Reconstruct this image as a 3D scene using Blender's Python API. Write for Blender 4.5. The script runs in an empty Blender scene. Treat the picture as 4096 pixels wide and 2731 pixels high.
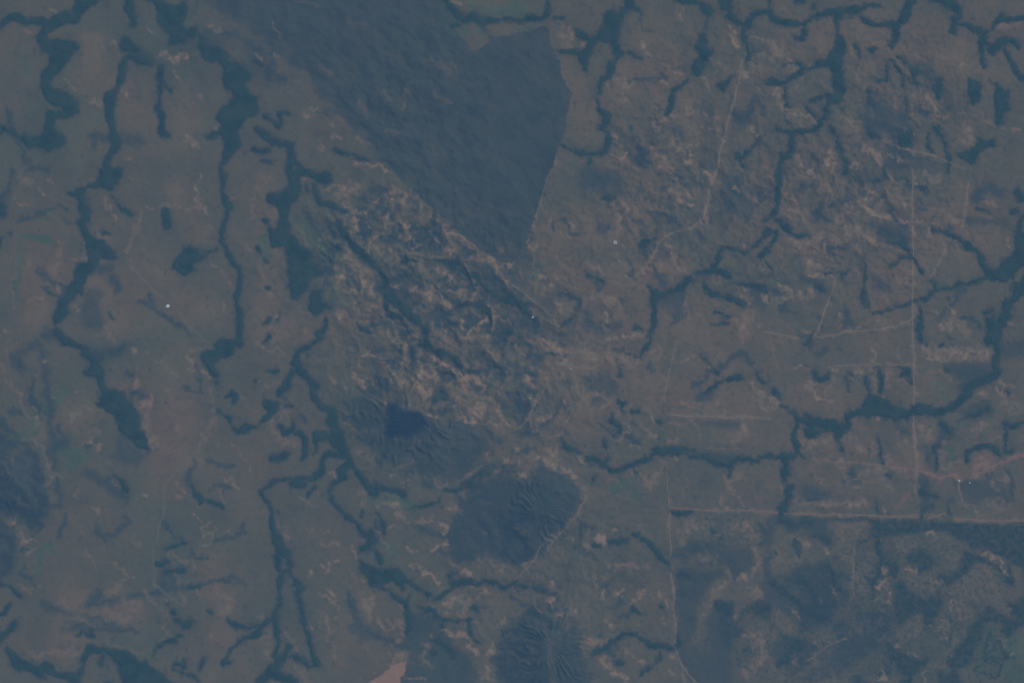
import bpy, math
import numpy as np

# ------------------------------------------------------------------ camera, sky, sun, exposure
M_PX = 8.0                                   # metres of ground per pixel of the 4096 x 2731 survey frame
W_PX, H_PX = 4096.0, 2731.0
ALT = 364000.0
sc = bpy.context.scene
col = sc.collection
cam_d = bpy.data.cameras.new("camera")
cam_d.sensor_width = 36.0
cam_d.lens = 36.0 * ALT / (W_PX * M_PX)
cam_d.clip_start = 100.0
cam_d.clip_end = 2.0e6
cam = bpy.data.objects.new("camera", cam_d)
cam.location = (0, 0, ALT)
col.objects.link(cam)
sc.camera = cam

SUN_EL, SUN_AZ = math.radians(42), math.radians(52)       # azimuth clockwise from the top of the frame
world = bpy.data.worlds.new("World")
sc.world = world
world.use_nodes = True
wn = world.node_tree.nodes
wn.clear()
sky = wn.new("ShaderNodeTexSky")
sky.sky_type = 'NISHITA'
sky.sun_disc = False
sky.sun_elevation = SUN_EL
sky.sun_rotation = SUN_AZ
bg = wn.new("ShaderNodeBackground")
bg.inputs["Strength"].default_value = 0.08
wo = wn.new("ShaderNodeOutputWorld")
world.node_tree.links.new(sky.outputs[0], bg.inputs[0])
world.node_tree.links.new(bg.outputs[0], wo.inputs[0])

sun_d = bpy.data.lights.new("sun", 'SUN')
sun_d.energy = 4.2
sun_d.angle = math.radians(0.5)
sun_d.color = (1.0, 0.95, 0.88)
sun = bpy.data.objects.new("sun", sun_d)
sun.rotation_euler = (math.radians(90) - SUN_EL, 0, -SUN_AZ + math.pi)
sun.location = (0, 0, 20000)
col.objects.link(sun)

sc.view_settings.view_transform = 'Standard'
sc.view_settings.look = 'None'
sc.view_settings.gamma = 1
sc.view_settings.use_curve_mapping = False
sc.view_settings.exposure = -0.20
sc.cycles.max_bounces = 6
sc.cycles.volume_bounces = 2
HAZE_DENSITY = 0.35 / ALT
HAZE_COLOR = (0.190, 0.452, 0.725, 1)

# ------------------------------------------------------------------ survey of the land cover
# each tile "@ column row" is a quarter of the frame; coordinates in tenths of a survey unit (1 = 4.355 px)
# F/P woodland strip/patch, B/b pale soil, C bare field, C2 speckled soil, D/E/E2 dark cover, K/L charred, G green, W warm grass, M scrub, R track
SURVEY = """
@ 0 0
P 68,0 90,0 86,6 80,9 75,15 72,21 62,22 55,26 48,29 43,33 45,37 58,38 68,38 71,45 67,51 60,58 55,66 48,71 45,77 50,83 62,86 70,93 72,103 66,106 59,108 50,110 51,118 58,126 57,134 52,138 45,138 35,135 27,136 22,131 17,127 10,123 0,123 0,115 6,116 11,121 18,127 23,122 28,126 38,125 41,119 41,110 42,102 49,103 57,101 55,97 47,96 42,90 37,82 38,72 41,66 45,60 44,50 38,48 35,41 33,34 35,29 38,25 30,23 20,22 12,20 5,22 0,24 0,17 10,13 20,12 28,16 38,16 45,18 52,13 62,10 68,12 69,5
F 117,0,6 118,8,8 122,16,7 121,24,4
P 113,33 118,33 120,39 125,43 128,48 120,50 113,47 109,42 110,37
F 120,52,5 128,57,6 135,59,5 139,62,3
F 117,55,5 112,62,6 110,70,8 110,75,7 107,80,5 102,87,9 100,95,10 99,103,7 101,110,7 103,117,6 103,125,5 107,133,8 102,140,6 99,147,8 98,153,6 104,160,10
P 132,0 150,0 155,3 163,5 168,4 171,8 172,15 168,22 172,27 178,25 181,29 178,33 172,36 168,40 163,41 157,43 156,38 155,32 148,25 145,20 144,12 141,5 133,1
P 183,31 190,37 192,42 200,45 208,47 212,52 205,57 214,58 222,62 229,68 228,73 225,78 228,85 238,90 238,105 228,108 222,113 218,122 221,133 213,140 209,148 204,160 200,160 203,150 204,140 206,132 203,125 190,128 188,126 200,120 203,115 198,110 202,100 210,95 215,90 212,85 206,83 203,72 204,64 200,58 190,56 186,52 185,45 183,38
F 147,62,4 146,70,5 148,79,6 146,88,4 145,98,5 148,108,6 149,114,4 148,122,7 153,123,5
F 153,80,5 157,83,4
D 128,50,12 138,56,10
D 125,130,14 85,125,9 86,135,8
D 208,29,6 218,32,8 228,40,8 238,45,8
D 210,10,16 230,15,18
D 25,150,8 5,100,5
B 45,9,3 50,13,3
B 2,17,4 6,18,4
B 24,27,3 28,30,3
B 136,28,3 139,30,3
B 102,37,2 107,41,3
B 148,50,4 158,56,4 165,52,4 171,53,4
B 162,66,3 164,74,3
B 112,84,3 116,88,3
B 58,74,2 65,77,2 70,84,3
B 169,122,2 172,128,3.5 180,133,3.5 186,136,2
B 192,24,3 200,29,3
B 198,117,3 200,119,3
B 183,89,2 186,92,2
B 115,144,3 118,147,3
B 85,93,3 93,94,3
G 22,55,6 25,65,6
W 85,40,30 80,70,40 120,90,40 125,130,40 170,90,40 170,130,40 90,130,30
@ 1 0
G 172,8,8 175,20,8 180,32,8
G 195,27,10 188,30,10
G 200,8,14 215,12,14 230,8,12
G 206,26,8 208,30,5
F 174,0,4 178,8,5 184,14,6 192,18,7 200,15,9 208,20,6 216,19,4 225,19,4 234,17,3
F 180,23,3 186,21,4
D 208,22,4 213,30,4 216,38,3
B 36,1,2 48,4,2 57,6,2.5
B 14,22,2 20,28,2 22,35,3
B 18,50,3 20,52,3
B -2,50,2 6,57,3
B 47,105,5 52,103,4 55,99,2
B 68,114,3 70,118,2
B 70,125,3 76,127,4
B 60,133,3 62,136,3
B 90,151,4 104,152,4 112,150,3 120,156,4
B 180,2,4 187,4,3
b 165,88,4 178,94,3
b 118,85,7 122,92,6
b 120,120,5 128,122,4
b 96,126,5 102,133,4
b 78,110,5 86,117,4
b 95,95,6 100,103,6 104,108,4
b 60,62,6 68,68,6
b 160,55,8 180,64,8
b 85,20,5 100,22,5
b 140,78,4 134,100,4
F 20,117,2 24,110,3 22,105,4 26,103,3 32,105,2
F 8,108,3 13,112,4 19,116,3
F 0,118,5 5,122,8 10,125,9 17,130,7 25,132,6 32,135,8 33,145,8 31,155,7
F 33,148,7 40,152,5 50,158,3
F -2,138,4 5,140,4 10,138,4
F 5,147,2 13,150,2
F 71,136,2.5 78,140,3 88,142,3 96,146,2 103,147,2
F -2,57,4 5,60,3
D 100,96,6 105,98,7 112,106,5
D 122,74,7 128,84,6
D 138,107,3 150,112,2
D 20,24,6 12,70,6 25,75,6
D 85,90,4 105,91,4 115,94,4
D 90,70,5 100,73,4
D 145,60,5 155,70,4
@ 2 0
G 5,8,18 10,15,12
G 2,29,5 10,27,4 20,23,4
F -2,17,3 8,20,5 14,17,5 20,17,7 28,18,5 33,14,4 33,5,4 33,-2,4
F 38,18,3 45,17,3
P 87,9 84,15 82,24 77,33 72,34 65,29 58,27 58,33 64,37 69,40 66,45 58,46 48,46 42,47 43,51 55,50 58,52 60,50 62,56 65,65 68,65 70,56 74,48 75,42 80,39 90,41 93,48 95,54 90,57 87,62 84,68 80,71 77,78 78,86 82,87 82,80 84,74 91,72 94,67 96,60 97,53 102,52 103,49 99,47 97,43 98,38 100,33 98,26 101,20 102,14 107,10 111,8 117,12 116,8 112,0 104,0 102,5 97,9 98,13 93,9
D 117,12,3 119,20,3 121,27,4 130,28,4
F 106,49,3 112,50,4 118,54,3
F 77,90,2 79,95,3 82,102,5 87,107,7 86,112,6 83,118,4 87,122,4 88,132,6 85,139,5 72,142,4 62,141,4 55,138,3 48,134,2
F 72,143,4 72,151,4
F 152,0,5 160,2,6 168,3,6
P 165,0 172,2 182,4 186,9 185,14 180,16 175,12 170,5
P 190,-2 192,8 198,10 196,18 200,22 208,25 218,27 220,20 228,15 237,13 237,8 225,10 218,14 212,20 206,19 204,8 200,-2
F 213,27,4 214,35,4 217,42,4 217,50,4 216,55,2
F 217,47,3 222,48,2
P 172,33 178,32 181,38 180,43 184,47 182,52 176,58 176,65 172,70 165,69 166,62 169,55 171,48 168,42 172,38
D 176,30,4 180,20,5
F 160,73,3 155,79,4 149,84,4 146,90,3 146,98,3 144,104,2 141,107,2
D 130,95,2 135,99,3 141,104,3
F 200,71,3 197,78,5 190,78,4 193,82,6
F 228,125,3 222,133,3 217,140,3 210,146,4 206,141,3 206,143,3 212,152,3
D 150,117,12 155,125,10
D 115,145,10 125,150,8 108,118,4
D 200,90,4 210,115,10 227,88,4 232,105,5
D 105,78,4 138,70,3 143,76,3
R 212,55,1.2 210,68,1.2 206,85,1.2 202,100,1.2 197,118,1.2 193,133,1.2 190,147,1.2 188,160,1.2
B 209,65,3 217,68,4
b 45,30,8 50,40,8
B 54,27,4 55,33,4
B 62,41,3 66,42,3
B 122,38,3 120,45,3 126,52,3
B 140,57,2 148,64,2 155,70,1.5
B 138,75,2 144,80,2
B 85,77,3 88,79,3
b 96,72,7 103,74,4
B 103,80,3 112,78,2
B 103,86,3 107,92,3
B 175,71,2 180,78,3 182,86,1.5
B 158,91,1.5 162,106,1.5
B 162,104,1.5 175,103,3 190,110,1.5
B 175,115,1.5 188,120,1.5
B 129,108,3 133,117,4 138,112,3 142,110,3
b 145,103,6 149,106,4
B 90,144,3 96,145,2 102,147,4 106,142,3
b 128,138,5 135,145,5 140,152,6
B 128,136,2 133,147,1.5 140,152,3 150,155,3
B 152,137,3 165,140,3 162,150,3
b 145,130,5 160,135,5 170,133,3
B 40,149,2 45,152,1.5
B 198,25,1.5 203,32,3 206,38,4 208,43,3
B 220,117,3 226,124,2
B 225,80,2 227,83,2
b 210,150,4 212,156,4
B 86,121,2 96,127,3 100,133,2
b 218,33,2 235,37,1.5
B 231,50,3 219,53,2
b 157,7,2 153,27,1
b 138,125,2 145,132,2
W 60,80,24 65,120,24 130,40,40 160,110,40 130,60,30
@ 3 0
F 2,-2,3 1,8,4 3,15,4 7,20,6 15,21,6 24,22,6 33,22,5 40,18,4 46,14,4 53,14,5 58,11,5 66,13,8 75,12,8 85,8,6 90,4,4 100,6,3 105,8,2
F 27,1,4 33,2,4
F 42,6,3 42,7,3
P 82,12 88,16 95,20 105,21 113,20 118,18 121,10 125,5 127,-2 137,-2 134,7 131,14 127,20 121,22 121,29 120,36 116,39 113,38 115,32 113,27 108,26 98,25 92,21 86,21
F 112,41,3 113,42,3
F 62,14,5 62,22,4 64,30,4 67,38,8 66,46,9 61,53,12 63,62,11 65,72,11 66,82,11 64,90,9 56,93,6 54,100,5 52,108,6 47,115,5 42,121,5 35,122,6 27,121,4 23,125,6 22,133,6 20,140,5 13,145,5 10,152,4 9,159,4
F 57,57,5 50,59,5 42,62,4 38,64,2
F 33,62,3 30,68,4 22,73,5 14,76,5 5,75,5 -2,76,5
F 12,60,2 20,57,2 28,60,2 33,63,2
F 15,78,3 15,88,3 17,97,2
F 33,28,4 31,35,6 26,36,5
F 40,91,3 48,90,3 55,89,3
F 38,101,4 45,106,3
F 79,42,3 83,47,2 85,53,2
F 8,117,3 14,121,3 20,123,4
F 152,0,4 160,1,6 168,4,7 174,8,6 175,15,5 171,18,6 170,27,6 171,32,3
F 178,22,5 185,24,6 192,28,5 200,30,6 197,38,6 196,47,7 197,55,5 200,62,4
F 200,30,4 205,27,4 209,22,4 213,17,5 216,13,3
F 203,42,4 206,48,4 213,40,9 222,38,6 230,42,4
F 217,47,3 221,55,3 226,63,4 231,70,5 237,74,3
F 214,18,6 222,18,4 235,17,4
P 183,71 190,74 196,76 195,88 192,94 188,97 185,94 183,88
P 208,78 214,81 222,85 222,95 222,103 217,105 216,114 210,114 208,105 208,95 206,88
P 193,126 200,128 208,127 209,135 204,134 198,136 193,143 190,150 186,151 180,147 172,143 172,140 180,141 188,138 191,133
F 205,75,2 210,78,2
F 95,46,5 100,44,2
F 112,56,1.5 118,62,2 124,67,2 129,73,2
F 109,60,2 108,68,2 107,73,2 100,73,1.5
F 133,66,5 134,74,4 138,78,3
F 125,73,1.5 125,80,2
P 142,78 150,82 155,76 154,72 158,70 161,75 162,83 158,87 159,92 154,89 150,84
E 92,82 100,85 104,93 112,98 118,102 128,108 131,118 132,135 122,136 115,128 108,122 97,127 90,125 86,118 86,108 92,102 90,90
P 118,122 131,120 133,132 124,136 119,132
F 93,84,2 93,97,2
F 92,123,2 102,128,2
F 127,90,1.5 129,105,2
D 165,98,5 162,99,5
D 137,100,8 145,104,6
F 155,118,5 160,127,3 163,135,3 165,145,4 165,159,3
F 147,125,2 147,133,2 152,139,1.5
F 58,118,3 62,126,4 66,135,5 68,143,5 73,148,6 70,159,5
D 145,62,12 150,70,8 128,60,5
F 121,53,2 126,60,2
b 2,40,6 10,48,6 5,52,5
B 5,88,4 8,78,5 11,93,4 18,101,2.5 30,105,1.5 40,109,1.5 46,114,1.5
B 17,57,3 24,66,2
B 20,56,4 27,63,2
b 20,78,2 27,80,3 30,75,2 36,70,2
B 75,45,1.5 80,52,1.5 84,58,1.5 88,63,1.5
B 88,40,2 110,40,2
B 90,80,2 91,82,2
B 97,84,2 97,83,2
B 95,77,1.5 102,80,2
B 147,88,3 152,95,4 155,103,3 162,107,2 165,105,1.5
b 65,108,2 75,110,2.5 82,117,2.5 85,127,1.5
B 55,119,1.5 61,119,2
B 87,137,3 95,138,4 101,145,3 102,152,3
B 55,140,3 60,148,5 50,150,3
B 78,152,5 81,154,5
B 24,142,2 32,150,2 38,158,2
b 180,59,2 175,66,2
b 215,118,2 237,123,1.5
B 224,119,1 237,122,1
b 170,104,2 185,105,2 205,112,2 210,118,2
b 213,25,4 235,20,4
b 182,118,10 184,130,10
b 71,72,2 72,88,1.5
R 105,130,0.8 125,137,0.8 150,142,0.8 180,155,0.8
B 126,117,2 127,118,2
B 122,90,1.5 120,84,1.5
B 140,82,2 141,84,2
b 133,85,1 132,100,1.5 134,125,1 134,145,1
B 118,144,2 125,148,1.5
E 108,132 130,138 150,144 160,157 105,157
b 110,140,1.5 125,150,1.5
B 55,83,1 40,68,1
W 30,40,50 90,30,50 140,40,50 200,70,40
@ 0 1
P 92,-2 112,-2 112,5 108,12 103,18 96,17 90,17 84,16 78,17 77,22 72,24 64,23 63,21 68,18 74,15 80,13 88,10 91,5
F 75,18,8 74,25,6 75,32,6 79,38,6 80,45,5 75,50,7 78,57,8 81,63,7
D 78,30,10 79,45,10 72,47,5
P 72,52 80,53 85,58 90,63 97,67 103,72 106,79 107,82 100,82 92,80 90,84 88,92 85,96 78,100 75,105 74,112 68,118 64,122 64,130 58,135 54,138 51,142 54,148 58,152 64,160 58,162 50,152 47,142 48,135 52,127 56,118 60,110 65,104 68,95 70,86 78,84 80,80 79,70 77,62 73,56
D 35,92,6 42,98,7 50,104,8 58,108,6
D 40,108,5 55,118,5 58,112,5
F 76,114,4 74,108,5
E 80,108 90,108 95,112 92,120 93,130 97,138 94,146 87,148 80,145 74,138 73,128 78,118
D 102,100,10 108,105,10 106,112,6
D 100,132,6 106,136,4
D 90,90,12 100,92,12
F 102,23,2 106,26,3 110,33,3 115,38,3 120,41,3
P 149,36 155,37 157,44 156,53 151,55 149,50
P 160,86 164,78 168,71 176,69 182,72 184,77 192,77 186,82 180,84 178,88 180,91 175,94 170,97 163,95 157,92
F 184,76,2 193,75,3 200,72,3
F 204,-2,6 205,10,5 203,20,5 206,28,6 210,34,6 208,42,3 205,50,3 204,58,3 205,66,4 208,73,4 213,82,4 219,89,5 221,97,4 220,106,4 218,115,4 218,125,6 220,135,8 219,145,7 219,155,6 220,160,6
F -2,30,6 3,35,6 1,40,6
D 12,0,6 12,8,6 0,28,8
F 2,62,3 -2,70,3
D 18,44,6 30,42,5 42,36,6 47,34,3
D 60,44,4 64,48,4
D 10,58,6
D 25,-2,6 42,-2,8
F 95,57,3 100,59,2
D 45,150,12 60,156,8
D 138,114,4 142,122,5 130,120,5 165,142,5 175,150,4
D 55,32,4 62,36,3
G 14,118,5 20,60,4 50,65,6
B 39,18,3 41,20,3
B 39,23,3 41,24,3
B 47,8,3 48,10,3
B 12,22,2 20,32,2 28,31,2
b 20,8,4 30,12,4
B 96,25,3 100,33,3.5 103,38,3 107,46,2
B 100,59,1.5 101,65,2.5 93,62,2 90,57,2
B 68,82,2.5 72,82,2 80,82,1.5
b 55,68,5 55,80,6 48,92,5
B 184,3,3 185,10,3
B 180,16,3 184,20,3 182,27,4 184,30,4
B 135,32,2 142,35,2 158,32,3 172,35,2 182,33,3 192,37,2
B 190,50,2 195,52,2
b 130,40,3 125,55,3 120,65,3 117,73,4 117,80,4 122,89,4
B 117,74,2.5 117,81,2.5
R 122,89,1 132,101,1.2 140,109,1.2 150,117,1.2 157,122,1.2 165,131,0.8 175,143,0.8 185,152,0.9 192,158,0.9
R 165,118,0.5 172,104,0.5
B 190,85,1.5 200,88,1.5 205,96,2 212,104,3
B 205,120,2 208,130,2
B 14,95,1.5 12,110,1.5 11,128,2
B 30,117,2.5 40,118,2.5
B 54,108,3 56,109,2
B 70,123,3 71,128,2
B 64,117,2 66,120,2
B 6,145,3 8,147,3 2,153,2
b 28,82,4 27,86,3
b 95,145,3 100,148,3 104,156,3
b 85,152,3 95,150,3
B 228,68,2 231,73,2
B 210,26,2 216,27,2
B 120,6,2 126,12,2
b 142,90,3 145,93,3
b 234,15,3 231,45,3
b 210,153,3 215,157,3
b 66,22,1 78,13,1 92,3,1
W 140,100,50 110,140,40 190,130,40 30,90,50 30,130,40
W 160,20,30 180,60,30
@ 1 1
P 28,-2 52,-2 53,3 58,3 65,0 69,5 70,10 65,13 58,13 54,12 53,8 45,5 42,6 40,10 41,14 41,20 38,24 34,27 33,33 31,38 30,45 31,52 33,60 38,66 45,69 51,73 52,78 51,84 54,90 58,94 60,96 54,96 49,99 47,104 44,110 40,115 38,119 33,117 34,112 32,106 28,106 31,100 30,94 29,85 27,76 25,70 19,70 14,70 12,62 10,56 11,50 6,45 12,45 13,52 16,57 20,50 23,44 21,35 19,33 12,31 8,27 10,21 18,20 27,19 30,14 28,8
F 46,14,3 47,18,3
P 47,114 52,109 58,110 58,115 62,121 70,124 71,126 66,126 59,130 56,135 52,134 49,128 48,120
F 64,137,3 65,142,4 61,148,5 56,150,4 60,155,4
F 36,105,2 58,94,3
F 2,71,3 4,76,3
F 8,81,3 10,84,2
D 13,88,3
F 10,108,2 12,109,3
F 11,138,4 8,140,3
F 12,152,4 8,157,4
D 22,130,4 20,138,4
D 18,114,3
F 54,15,4 54,22,4 58,30,5 67,32,5 76,34,4 83,37,3
F 76,46,4 78,52,4 80,58,4 84,62,4 88,69,5 95,75,5 101,81,4 108,86,5 114,94,5 119,101,5 120,108,4
F 77,68,4 74,71,3
F 116,112,4 122,116,8 130,121,9 137,127,9 142,133,8 148,137,8 153,140,4 156,146,4 155,153,4 156,160,4
F 118,114,3 119,122,3 122,130,4 128,133,5 133,136,4
D 124,130,6 133,135,6
D 97,25,9 101,28,9
D 108,18,8 118,18,6
D 106,40,8 115,40,10 122,42,8
D 120,56,6 122,64,10 135,68,12 144,69,10
D 100,55,8 102,62,8
D 134,82,4 145,83,4
F 136,83,2 146,83,2
D 118,78,6 120,92,6 130,88,5 140,96,6 125,100,6
D 158,57,4 160,65,5 170,70,6 176,64,4
D 148,33,4 145,42,4
D 168,82,4 178,86,6 188,82,6 196,77,5
F 165,82,2 182,87,3
F 188,91,3 194,95,4 202,98,4 208,103,4 212,110,5 222,115,5 230,120,6 236,122,6
D 200,88,6 212,90,6 218,98,6 228,108,8
D 170,100,5 174,108,7 182,109,4
D 151,112,4 149,122,3
D 175,116,4
F 180,126,3 190,123,3 200,122,3 207,124,3 208,130,3
D 180,130,8 195,135,6 205,140,6 185,145,6 165,130,6
D 215,148,8 225,155,10 232,150,8
F 93,141,3 100,146,4 104,149,2
D 97,143,6 110,143,4
D 75,90,4 76,84,4 62,102,3 70,77,3 44,37,3
G 38,45,10 45,52,12 55,60,12 62,72,10 62,80,6
G 5,62,8 12,78,7
F 70,55,3 72,62,3
F 66,52,2 70,50,1
b 85,78,8 100,100,10 105,112,6
B 75,99,3 79,101,3
B 86,109,3 88,113,3
b 68,85,4 80,100,4 90,112,4
b 88,122,3 93,121,3 96,119,2
b 105,125,4 118,133,4 128,140,3
B 75,132,4 75,137,3
b 128,145,3 132,153,3
B 12,115,4 18,114,3
B 18,134,3 12,142,2.5 8,147,3
b 18,152,5 22,154,4
B 42,10,4 45,8,2
B 68,16,4 71,14,3
B 75,12,3 80,18,4 85,20,3
b 85,15,6 95,14,5 80,22,8 70,25,4 95,20,4
B 75,25,2 82,30,3 90,36,3 91,45,3 92,50,2
B 87,47,3 95,46,2 103,48,2 108,54,2 110,60,2 105,66,2 104,72,2 105,78,3
B 90,38,2 100,40,2 108,32,2 118,25,2
B 84,57,3 92,55,2
B 120,22,4 127,22,5 125,25,4
b 125,14,3 135,20,4 138,25,4 122,32,5
B 141,17,1.5 148,26,1.5 153,32,1.5
b 155,35,4 165,42,5 172,50,4
B 172,52,2 178,57,4 182,60,3
B 180,60,2 190,65,2.5 196,69,2 202,76,2 210,82,2
b 215,80,4 222,90,5 220,95,3
B 224,70,3 226,74,3
B 130,60,2 134,60,3 140,63,3 145,64,2
b 130,45,4 140,50,5 120,50,3 125,32,4
b 120,72,2 130,77,1.5 145,75,1.5 150,68,2
b 128,76,3 130,88,3 135,92,4 145,85,3
B 160,60,2 168,65,2 178,74,2 180,78,3
b 160,90,3 170,90,4 178,95,3
B 170,93,2 175,97,3 178,102,3
b 185,98,5 192,102,6 190,110,4
B 126,104,5 130,106,4
B 142,107,3 148,108,2
B 157,108,3 158,114,3 163,104,3 160,120,4
b 155,123,7 165,115,6 150,128,5
B 166,110,2 172,118,2 176,123,3.5 180,124,2
B 182,124,2 190,120,1.5 200,118,1.5 210,119,2 218,126,2.5
b 200,102,2 210,110,2 216,120,2
B 182,134,2 188,140,3 192,147,2.5
B 195,152,3 200,147,2.5 205,140,3 212,136,3
B 172,140,2 174,150,2 180,155,2
b 200,127,3 205,133,2 215,135,3 225,135,2 235,140,2
B 228,87,3 232,88,3
b 228,100,5 233,108,4
b 145,150,3 150,155,3 140,150,3
b 212,150,1.5 213,158,1.5
W 100,95,30 90,70,20
W 10,10,20 10,150,30 120,130,40
@ 2 1
D 60,5,4 66,15,12 80,10,14 95,10,14 100,20,10 85,25,5
F 84,24,3 86,25,2
E 60,-2 100,-2 103,8 102,20 103,30 98,24 90,22 80,22 70,18 62,12
F 15,18,1.5 25,21,2 30,21,1
B 33,22,3 36,22,2
D 135,1,2 145,5,2 158,7,2
D 135,15,3 143,16,4
D 82,50,6 85,56,6
D 110,45,3 118,46,4 124,51,3
D 133,38,6 142,42,7 150,45,6
D 156,33,3 162,35,3
D 38,55,4 37,48,3 48,45,5 55,58,3 60,60,3
F 132,55,2 132,62,3 124,65,3 118,69,4
D 108,82,3 110,90,5 112,100,4
D 128,88,3 135,98,6 140,105,8
D 122,75,8 125,72,8
D 170,55,3 175,62,5
E 126,106 140,110 155,100 162,105 160,118 158,128 145,130 135,125 128,118
P 125,105 130,110 138,112 145,110 151,108 157,102 160,98 166,99 170,101 168,103 162,103 158,110 152,112 140,116 134,118 131,124 131,134 131,142 128,142 128,130 128,122 126,114
F 170,96,4 175,93,3 182,94,4 189,93,6 196,94,6 200,97,4
F 186,92,4 188,85,4 190,78,4 191,73,3 196,70,3 202,71,3 208,74,3 214,76,3 218,72,3 224,68,3 229,63,3 233,58,3 236,55,3
F 176,102,3 180,110,4 188,115,4 197,117,4 206,119,5 212,122,5 211,126,3
D 194,105,3 205,104,3 212,105,3
F 207,105,2 215,104,4 223,107,6 232,108,6
E 214,105 236,106 236,118 230,130 226,130 220,120
D 160,130,8 150,132,8 148,140,6
F 130,136,3 129,145,3 126,150,3 127,157,3
F 70,98,3 78,98,4 84,102,3
F 112,145,4 118,146,3 
D 75,105,5 82,108,5
D 45,113,4 55,115,6 62,120,6 60,130,4
F 45,141,2 52,138,3 58,134,2
D 100,118,5
D 68,128,4 72,145,10 100,142,6
F -2,115,6 5,120,5 14,127,4
D 5,145,12 20,147,8 -2,95,8 5,98,5
F 22,136,4 25,143,3
E -2,135 15,135 25,140 22,150 8,158 -2,158
D 190,128,5 200,133,4 192,136,3 195,140,4
F 187,130,1 202,134,1
F 191,140,1.5 199,140,1.5
D 184,140,3 190,140,3
F 228,80,5 232,76,4 236,74,3
D 233,20,6 215,45,6 208,32,4
E 195,5 210,2 212,20 222,28 222,40 205,42 195,35 190,20
D 200,10,6 205,30,5
R 188,-2,1.2 186,4,1 183,10,1.2 180,20,1.4 180,30,1.4 177,37,1.4 175,45,1.2 167,50,1 155,55,1 142,60,1 135,66,1 130,76,1.5 125,85,1.5
B 131,72,1.5 127,82,2 124,87,2 120,92,2.5 
B 118,92,2.5 124,92,3
B 118,95,1.5 113,104,1
B 124,94,1.5 126,98,1
B 98,68,1 108,71,1.5 115,75,2
B 113,75,1 118,79,1 123,84,1 125,83,1
B 96,76,1 103,90,1 108,97,1 112,105,1
B 178,4,3 181,6,3
B 142,69,3 145,70,3
b 145,75,5 152,78,3 140,88,8 155,90,8
B 174,45,3 175,46,3
b 178,48,3 180,53,3
b 165,20,8 160,28,5 145,22,6 150,15,5
B 160,30,4 165,32,2
b 105,35,4 98,28,4 92,30,5 100,40,6 98,55,5
B 105,35,2 107,37,2
B 98,28,2 90,26,1.5
B 205,16,3 206,17,3
b 212,5,1 212,18,1 220,25,1 227,27,1
B 222,24,1.5 228,27,1.5
B 55,49,4 57,51,3
b 30,40,4 38,45,5
B 26,70,2 15,70,2
b 22,72,4
B 80,90,3 83,94,3
B 81,101,2 83,103,2
b 70,85,4 78,92,4
R 36,0,0.1 30,15,0.5 26,32,0.6 20,48,1 15,63,1.2 10,75,1.2 5,82,1 -1,87,1
B 23,40,2 18,55,1.5
R 0,105,1.6 10,111,1.6 20,120,1.6 30,127,1.6 38,135,1.6 42,143,1.6
B 19,132,2 18,129,1
b 22,95,4 35,95,4 42,100,3 28,112,6
b 45,125,8 50,130,5
b 52,118,3 57,124,3
B 80,113,3 84,115,3 95,118,2 100,125,1.5
b 75,113,5 90,122,5
B 85,133,2.5 89,136,2.5
B 82,142,2 87,146,2
B 88,154,4 100,153,4 110,153,3 118,150,3
b 115,152,3 122,158,3
B 162,102,0.8 160,115,1 158,127,1.5
B 158,127,2 162,130,2 163,140,1
B 170,130,2 175,137,2
B 205,107,2 210,113,2.5 213,118,3 218,122,3
b 215,110,4 219,115,4
B 230,113,3 234,120,3
b 205,138,8 215,135,6 212,145,8 220,130,4
B 220,137,2 226,142,2
B 213,157,1.5 222,145,0.8
B 152,142,0.8 153,160,0.8
B 209,150,2 211,152,2
B 230,90,3 235,92,3
B 214,70,2 216,72,2
b 190,128,2 196,130,2
b 185,100,4 192,103,4
G 15,95,6 20,100,6 27,85,8 
b 172,36,4 178,42,4
W 110,50,60 40,60,40 70,115,40 150,90,40
W 200,140,50 80,140,50
@ 3 1
F 10,-2,5 10,8,5 9,18,5 8,28,5 6,38,4 3,43,3 -2,45,3
F 8,45,4 12,50,4 16,53,4 22,57,4 28,60,3 37,60,3
F 7,55,4 6,62,4 3,68,3 -2,72,4
D 32,15,8 42,15,8
D 72,18,5 74,25,5 60,30,8 40,42,8 56,45,8
D 86,22,5 95,25,4 94,33,3 105,22,6
D 100,10,8 82,5,6
F 106,0,2 109,8,2
D 115,5,2 125,8,3 132,18,4
F 138,14,2 143,17,2 145,21,2
D 138,25,3 141,33,3 144,36,2
D 64,52,4 68,50,4
F 57,72,3 63,72,3 70,72,2
D 60,76,4 70,83,2
F 53,94,2 58,94,2
F 68,96,2 75,92,2
D 66,95,5 70,99,5
F 112,87,2 120,84,2
E 26,92 35,96 45,98 53,102 51,112 45,113 38,106 28,102
F 44,108,2 50,111,3
F 87,80,1.5 88,95,1.5 87,108,2.5 88,118,4 90,125,4 93,129,2
F 93,130,1.5 100,130,2 108,128,2 115,126,2 122,125,2 128,123,4 133,121,3 140,118,4 147,117,4 151,112,4 155,111,3 152,104,3 149,101,3
F 160,109,2 168,107,3 176,104,4 184,105,3 192,101,3 200,98,3
D 175,108,5 182,112,4
F 110,65,1 117,67,3 123,69,3 128,73,4 132,77,4 133,82,2 136,86,3 139,90,3 141,93,2
F 122,80,2 127,78,2 132,80,2
F 112,38,1 118,46,1
D 150,50,2 153,40,2
F 152,54,3 162,56,3 168,59,3 173,62,3 179,66,4 185,70,4 192,74,4 196,82,5 199,90,6 205,95,7 213,98,8 222,95,8 228,90,7
E 176,68 190,72 200,82 210,88 226,80 230,72 236,70 236,90 226,96 214,102 200,98 194,88 186,76
F 192,35,1.5 200,38,2 208,41,1.5
D 168,52,5
F 228,20,5 233,26,6 237,24,4
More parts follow.
